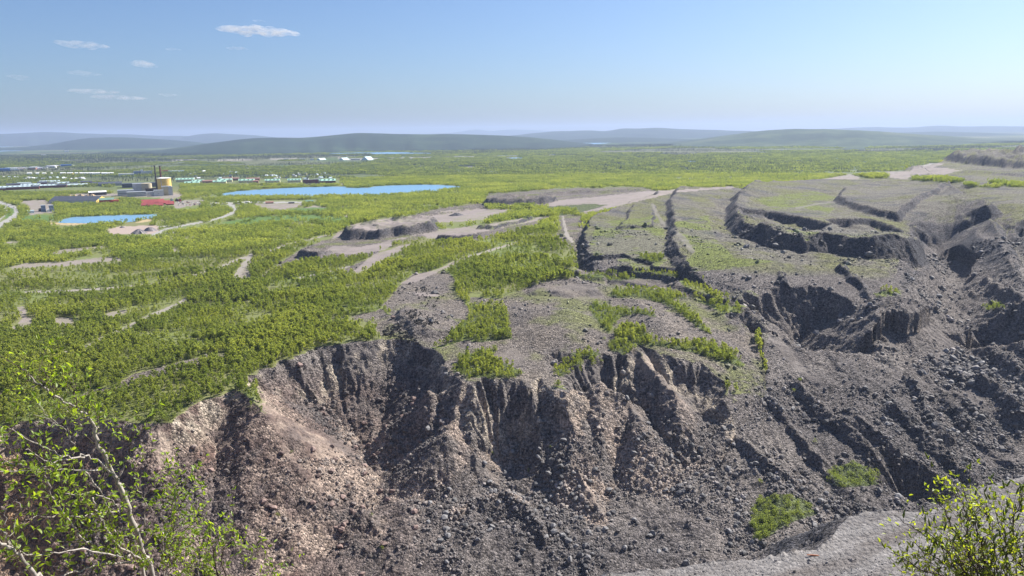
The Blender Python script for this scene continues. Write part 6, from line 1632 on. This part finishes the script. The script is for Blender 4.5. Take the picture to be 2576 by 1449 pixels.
def shrub(name, lab, cat, base, stems, leaf_m, bark, twig_m, seed, leaf_size, n_twig, twig_len, leaf_every, n_leaf_parts, grow_from=0.35, catkins=False, thick=0.36):
    rg_ = np.random.default_rng(seed)
    root = thing(name, base, 0, lab, cat); inv = Vector(base)
    spots = []; twigs = MB(); cat_mb = MB()
    for part, pts, r0, r1, m_ in stems:
        cp = catmull(pts)
        for i in range(1, len(cp) - 1):
            cp[i] = cp[i] + Vector(rg_.normal(size=3) * 0.006)
        n_ = len(cp); rad = [r0 + (r1 - r0) * (i / (n_ - 1)) ** 0.8 for i in range(n_)]
        rad = [r_ * (1 + 0.12 * rg_.normal()) for r_ in rad]
        rad = [r_ * thick for r_ in rad]
        MB().tube([c_ - inv for c_ in cp], rad, 9 if r0 > 0.012 else 6).build(part, m_, root, smooth=True)
        L = sum((cp[i + 1] - cp[i]).length for i in range(n_ - 1))
        for _ in range(int(n_twig * L)):
            i = int(rg_.uniform(grow_from, 1.0) * (n_ - 2)); c_ = cp[i]; t_ = (cp[i + 1] - cp[i]).normalized()
            if rad[i] > 0.012:
                continue
            d_ = Vector(rg_.normal(size=3)); d_ = (d_ - t_ * d_.dot(t_)).normalized() * 0.8 + t_ * 0.6 + Vector((0, 0, 0.35)); d_.normalize()
            l_ = twig_len * rg_.uniform(0.5, 1.4)
            tp = [c_, c_ + d_ * l_ * 0.4 + Vector(rg_.normal(size=3) * 0.012), c_ + d_ * l_ * 0.75 + Vector(rg_.normal(size=3) * 0.018) + Vector((0, 0, 0.02)), c_ + d_ * l_ + Vector((0, 0, 0.05))]
            r_ = min(rad[i] * 0.55, 0.0022)
            twigs.tube([p_ - inv for p_ in tp], [r_, r_ * 0.8, r_ * 0.6, r_ * 0.3], 4, cap=False)
            k = 0.12
            while k <= 1.0:
                q = k * 3; a = min(int(q), 2); pos = tp[a].lerp(tp[a + 1], q - a)
                for _l in range(1 if k < 0.85 else 3):
                    o_ = Vector(rg_.normal(size=3)); o_ = (o_ - d_ * o_.dot(d_)).normalized() + d_ * 0.8
                    spots.append((pos, o_, leaf_size * rg_.uniform(0.6, 1.25)))
                if catkins and rg_.uniform() < 0.10:
                    u_ = Vector((rg_.normal() * 0.3, rg_.normal() * 0.3, 1)).normalized(); cat_mb.tube([pos - inv, pos - inv + u_ * 0.02, pos - inv + u_ * 0.045], [0.0035, 0.0055, 0.002], 6)
                k += leaf_every / l_ * rg_.uniform(0.7, 1.3)
    twigs.build("twigs", twig_m, root, smooth=True)
    if catkins:
        cat_mb.build("catkins", plain_mat("green_catkin", (0.16, 0.19, 0.05), 0.8, 0.2, 40.0), root)
    # the leaves that show largest are parts of their own, the rest one mass
    lm_ = [mb.mesh("leaf", leaf_m, True) for mb in LEAF_FORM]
    ap = []
    for k, (pos, o_, sz) in enumerate(spots):
        pxx, pyy = project(pos.x, pos.y, pos.z)
        ap.append(sz / (pos - Vector((0, 0, EYE))).length if 0 < pxx < 2576 and pyy < 1449 else 0)
    order = np.argsort(-np.array(ap)); own = set(order[:n_leaf_parts].tolist()); mass = MB()
    for k, (pos, o_, sz) in enumerate(spots):
        M_ = leaf_matrix(rg_, pos - inv, o_, sz)
        if k in own:
            q = put("leaf", lm_[k % 4], root); q.matrix_local = M_
        else:
            f_ = LEAF_FORM[k % 4]; n_ = len(mass.v)
            mass.v += [tuple(M_ @ Vector(v)) for v in f_.v]; mass.f += [tuple(n_ + i for i in ff) for ff in f_.f]; mass.m += f_.m
    q = mass.build("foliage", leaf_m, root, smooth=True); q["kind"] = "stuff"
    print(name, len(spots))
    return root
def C5(pts, dep0, dep1=None):
    """points read off the enlarged lower left corner of the photograph, with a distance from the eye"""
    dep1 = dep0 if dep1 is None else dep1
    return [px3(a * 0.3386, 958.5 + b_ * 0.3386, dep0 + (dep1 - dep0) * k / max(1, len(pts) - 1)) for k, (a, b_) in enumerate(pts)]
g0 = px3(395, 1452, 5.0); gz_ = float(ground_z(g0.x, g0.y)[0]); base_a = (g0.x + 0.05, g0.y, gz_ - 0.05)
bA = Vector(base_a)
def to_root(line, b_, k=0.75):
    return [b_, b_.lerp(line[0], 0.5) + Vector((0.02, 0, 0)), *line] if (b_ - line[0]).length < 6 else line
stems_a = [
    ("trunk", to_root(C5([(1130, 1449), (1075, 1290), (1020, 1120), (950, 960), (900, 800), (850, 690), (740, 480), (690, 340), (640, 250), (560, 200), (440, 140), (350, 60), (260, 0), (215, -40), (165, -90)], 5.0, 4.8), bA), 0.062, 0.006, M_WBARK),
    ("branch", to_root(C5([(1080, 1449), (1040, 1350), (940, 1260), (830, 1180), (800, 1100), (730, 980), (690, 870)], 4.9, 4.6), bA), 0.036, 0.012, M_WBARK),
    ("branch", to_root(C5([(1060, 1400), (880, 1310), (720, 1250), (600, 1170), (540, 1080), (440, 950), (390, 850), (350, 740), (340, 670)], 4.9, 4.3), bA), 0.030, 0.005, M_WBARK),
    ("branch", C5([(1010, 1350), (800, 1360), (640, 1390), (480, 1449), (380, 1500)], 4.9, 4.5), 0.018, 0.010, M_WBARK),
    ("branch", C5([(970, 1070), (900, 1000), (860, 930), (780, 870), (660, 840), (520, 835), (430, 815)], 5.0, 4.7), 0.020, 0.004, M_WBARK),
    ("branch", C5([(880, 965), (700, 990), (520, 1000), (330, 1010), (190, 1030)], 4.9, 4.4), 0.013, 0.004, M_WBARK),
    ("branch", C5([(740, 660), (480, 665), (270, 660), (0, 670), (-60, 672)], 4.8, 4.5), 0.012, 0.006, M_WBARK),
    ("branch", C5([(840, 690), (720, 590), (640, 560), (510, 580), (380, 610), (270, 655), (190, 640), (90, 605), (0, 610), (-70, 600)], 4.9, 4.6), 0.018, 0.006, M_WBARK),
    ("branch", C5([(640, 560), (520, 575), (400, 530), (280, 480), (160, 400), (60, 350), (0, 330), (-60, 310)], 4.8, 4.5), 0.015, 0.005, M_WBARK),
    ("branch", C5([(580, 600), (650, 690), (760, 830), (820, 960), (830, 1040), (900, 1180)], 4.8, 5.0), 0.010, 0.018, M_WBARK),
    ("branch", C5([(1030, 1130), (1070, 1080), (1080, 980), (1070, 870), (1040, 820), (1000, 770)], 5.0, 4.8), 0.014, 0.005, M_WBARK),
    ("branch", C5([(1070, 870), (1110, 810), (1150, 760), (1155, 700)], 4.9, 4.8), 0.008, 0.003, M_WBARK),
    ("branch", C5([(950, 560), (965, 470), (960, 430), (900, 370), (850, 330), (800, 290)], 4.9, 4.8), 0.009, 0.003, M_TWIG),
    ("branch", C5([(870, 730), (920, 620), (950, 560)], 4.9), 0.010, 0.008, M_WBARK),
    ("branch", C5([(965, 435), (1060, 380), (1090, 290)], 4.85), 0.006, 0.003, M_TWIG),
    ("branch", C5([(570, 200), (560, 100), (540, 40), (510, -20)], 4.85), 0.013, 0.004, M_TWIG),
    ("branch", C5([(400, 130), (380, 60), (350, -30)], 4.8), 0.010, 0.004, M_TWIG),
    ("branch", C5([(545, 560), (540, 470), (500, 350), (495, 250), (500, 200)], 4.75), 0.009, 0.003, M_WBARK),
    ("branch", C5([(540, 450), (590, 340), (600, 300)], 4.75), 0.007, 0.003, M_WBARK),
    ("branch", C5([(430, 320), (340, 240), (270, 160)], 4.6), 0.006, 0.003, M_WBARK), ("branch", C5([(510, 420), (430, 320), (250, 250)], 4.7, 4.5), 0.007, 0.003, M_WBARK),
    ("branch", C5([(190, 510), (300, 560), (420, 640)], 4.5, 4.7), 0.004, 0.008, M_WBARK),
    ("branch", to_root(C5([(1250, 1449), (1270, 1290), (1290, 1170), (1300, 1060), (1320, 1000), (1300, 850), (1340, 760)], 4.7, 4.6), bA), 0.022, 0.004, M_WBARK),
    ("branch", to_root(C5([(1600, 1400), (1500, 1400), (1400, 1350), (1290, 1290), (1200, 1200)][::-1], 4.8, 4.5), bA), 0.016, 0.004, M_WBARK),
    ("branch", C5([(1290, 1170), (1180, 1160), (1060, 1120)], 4.7), 0.007, 0.003, M_WBARK), ("branch", C5([(1300, 1060), (1400, 1000), (1440, 900), (1420, 800)], 4.6), 0.007, 0.003, M_WBARK),
]
shrub("willow_tree", "pale barked willow leaning in the lower left corner with fresh green leaves", "tree", base_a, stems_a, M_LEAF, M_WBARK, M_TWIG, 5, 0.034, 20, 0.19, 0.043, 300, 0.25)
gB = px3(640, 1500, 4.6); base_b = (gB.x, gB.y, float(ground_z(gB.x, gB.y)[0]) - 0.05); bB = Vector(base_b)
stems_b = [("stem", to_root(C5([(1650, 1560), (1620, 1449), (1580, 1250), (1555, 1150), (1540, 1050), (1440, 930)], 4.5, 4.4), bB), 0.022, 0.004, M_TWIG),
           ("stem", to_root(C5([(1700, 1560), (1650, 1300), (1720, 1180), (1730, 1080)], 4.5, 4.4), bB), 0.016, 0.004, M_TWIG),
           ("stem", to_root(C5([(1800, 1560), (1850, 1380), (1880, 1280), (1860, 1220)], 4.5, 4.4), bB), 0.016, 0.004, M_WBARK),
           ("stem", to_root(C5([(1500, 1560), (1480, 1380), (1400, 1240), (1420, 1150)], 4.5, 4.4), bB), 0.016, 0.004, M_WBARK),
           ("stem", to_root(C5([(1900, 1600), (2010, 1420), (2060, 1380)], 4.5, 4.4), bB), 0.014, 0.004, M_WBARK)]
shrub("willow_bush", "low leafy willow shoots at the bottom edge right of the pale barked willow", "bush", base_b, stems_b, M_LEAF, M_WBARK, M_TWIG, 6, 0.033, 6.5, 0.16, 0.046, 220, 0.45)
gC = px3(40, 1520, 4.3); base_c = (gC.x, gC.y, float(ground_z(gC.x, gC.y)[0]) - 0.05); bC = Vector(base_c)
stems_c = [("trunk", to_root(C5([(330, 1560), (260, 1449), (170, 1330), (80, 1250), (0, 1200), (-90, 1160)], 4.3, 4.1), bC), 0.038, 0.024, M_WBARK),
           ("branch", C5([(80, 1250), (30, 1140), (0, 1110), (-60, 1050)], 4.2), 0.018, 0.012, M_WBARK),
           ("branch", C5([(900, 1310), (760, 1280), (600, 1260), (400, 1265), (200, 1290), (130, 1250), (60, 1180)], 4.6, 4.2), 0.014, 0.010, M_WBARK),
           ("branch", C5([(60, 1180), (110, 1080), (140, 960), (120, 880)], 4.2), 0.009, 0.003, M_WBARK), ("branch", C5([(30, 1140), (40, 1020), (10, 930)], 4.2), 0.008, 0.003, M_WBARK)]
shrub("willow_tree", "second willow trunk curving out of the picture at the bottom left edge", "tree", base_c, stems_c, M_LEAF, M_WBARK, M_TWIG, 7, 0.036, 10, 0.16, 0.036, 160, 0.3)
def C8(pts, dep0, dep1=None):
    dep1 = dep0 if dep1 is None else dep1
    return [px3(1917 + a * 0.3386, 958.5 + b_ * 0.3386, dep0 + (dep1 - dep0) * k / max(1, len(pts) - 1)) for k, (a, b_) in enumerate(pts)]
gD = px3(2530, 1560, 4.6); base_d = (gD.x, gD.y, float(ground_z(gD.x, gD.y)[0]) - 0.05); bD = Vector(base_d)
tips = [((1640, 1560), (1560, 1300), (1510, 1100), (1490, 900), (1470, 780), (1375, 630)), ((1960, 1500), (1930, 1290), (1870, 1100), (1840, 900), (1900, 790), (1940, 720)), ((1660, 1560), (1500, 1330), (1300, 1120), (1120, 990), (960, 885)),
        ((1640, 1560), (1420, 1380), (1200, 1300), (1050, 1220), (935, 1160)), ((1620, 1560), (1350, 1450), (1100, 1420), (920, 1390)), ((1700, 1560), (1600, 1250), (1420, 1020), (1330, 860), (1240, 710)),
        ((1720, 1560), (1640, 1250), (1580, 1000), (1540, 880), (1455, 660)), ((1740, 1560), (1720, 1250), (1690, 1000), (1640, 860), (1590, 745)), ((1800, 1560), (1800, 1250), (1760, 1050), (1710, 850)),
        ((1660, 1560), (1480, 1280), (1250, 1050), (1060, 960)), ((1680, 1560), (1540, 1200), (1380, 980), (1330, 800)), ((1640, 1560), (1450, 1300), (1230, 1180), (1080, 1080)), ((1900, 1560), (1880, 1350), (1850, 1200), (1780, 1080)),
        ((1960, 1560), (1990, 1300), (1990, 1050), (1960, 850)), ((1640, 1580), (1400, 1500), (1150, 1350), (1000, 1300)), ((1760, 1560), (1660, 1380), (1500, 1150), (1330, 1050)), ((2040, 1560), (2060, 1300), (2050, 1000), (2010, 780))]
tips = [tuple((x_ + 20, y_ + 110) for x_, y_ in tp) for tp in tips]
rgd = np.random.default_rng(3)
stems_d = [("stem", to_root(C8(tp, 4.5 + rgd.uniform(-0.3, 0.3), 4.4 + rgd.uniform(-0.5, 0.5)), bD), 0.017, 0.003, M_TWIG) for tp in tips]
shrub("willow_bush", "yellow green willow bush with catkins filling the lower right corner", "bush", base_d, stems_d, M_LEAF2, M_TWIG, M_TWIG, 8, 0.028, 14, 0.15, 0.036, 300, 0.25, catkins=True, thick=0.5)
print("near", time.time() - T0)
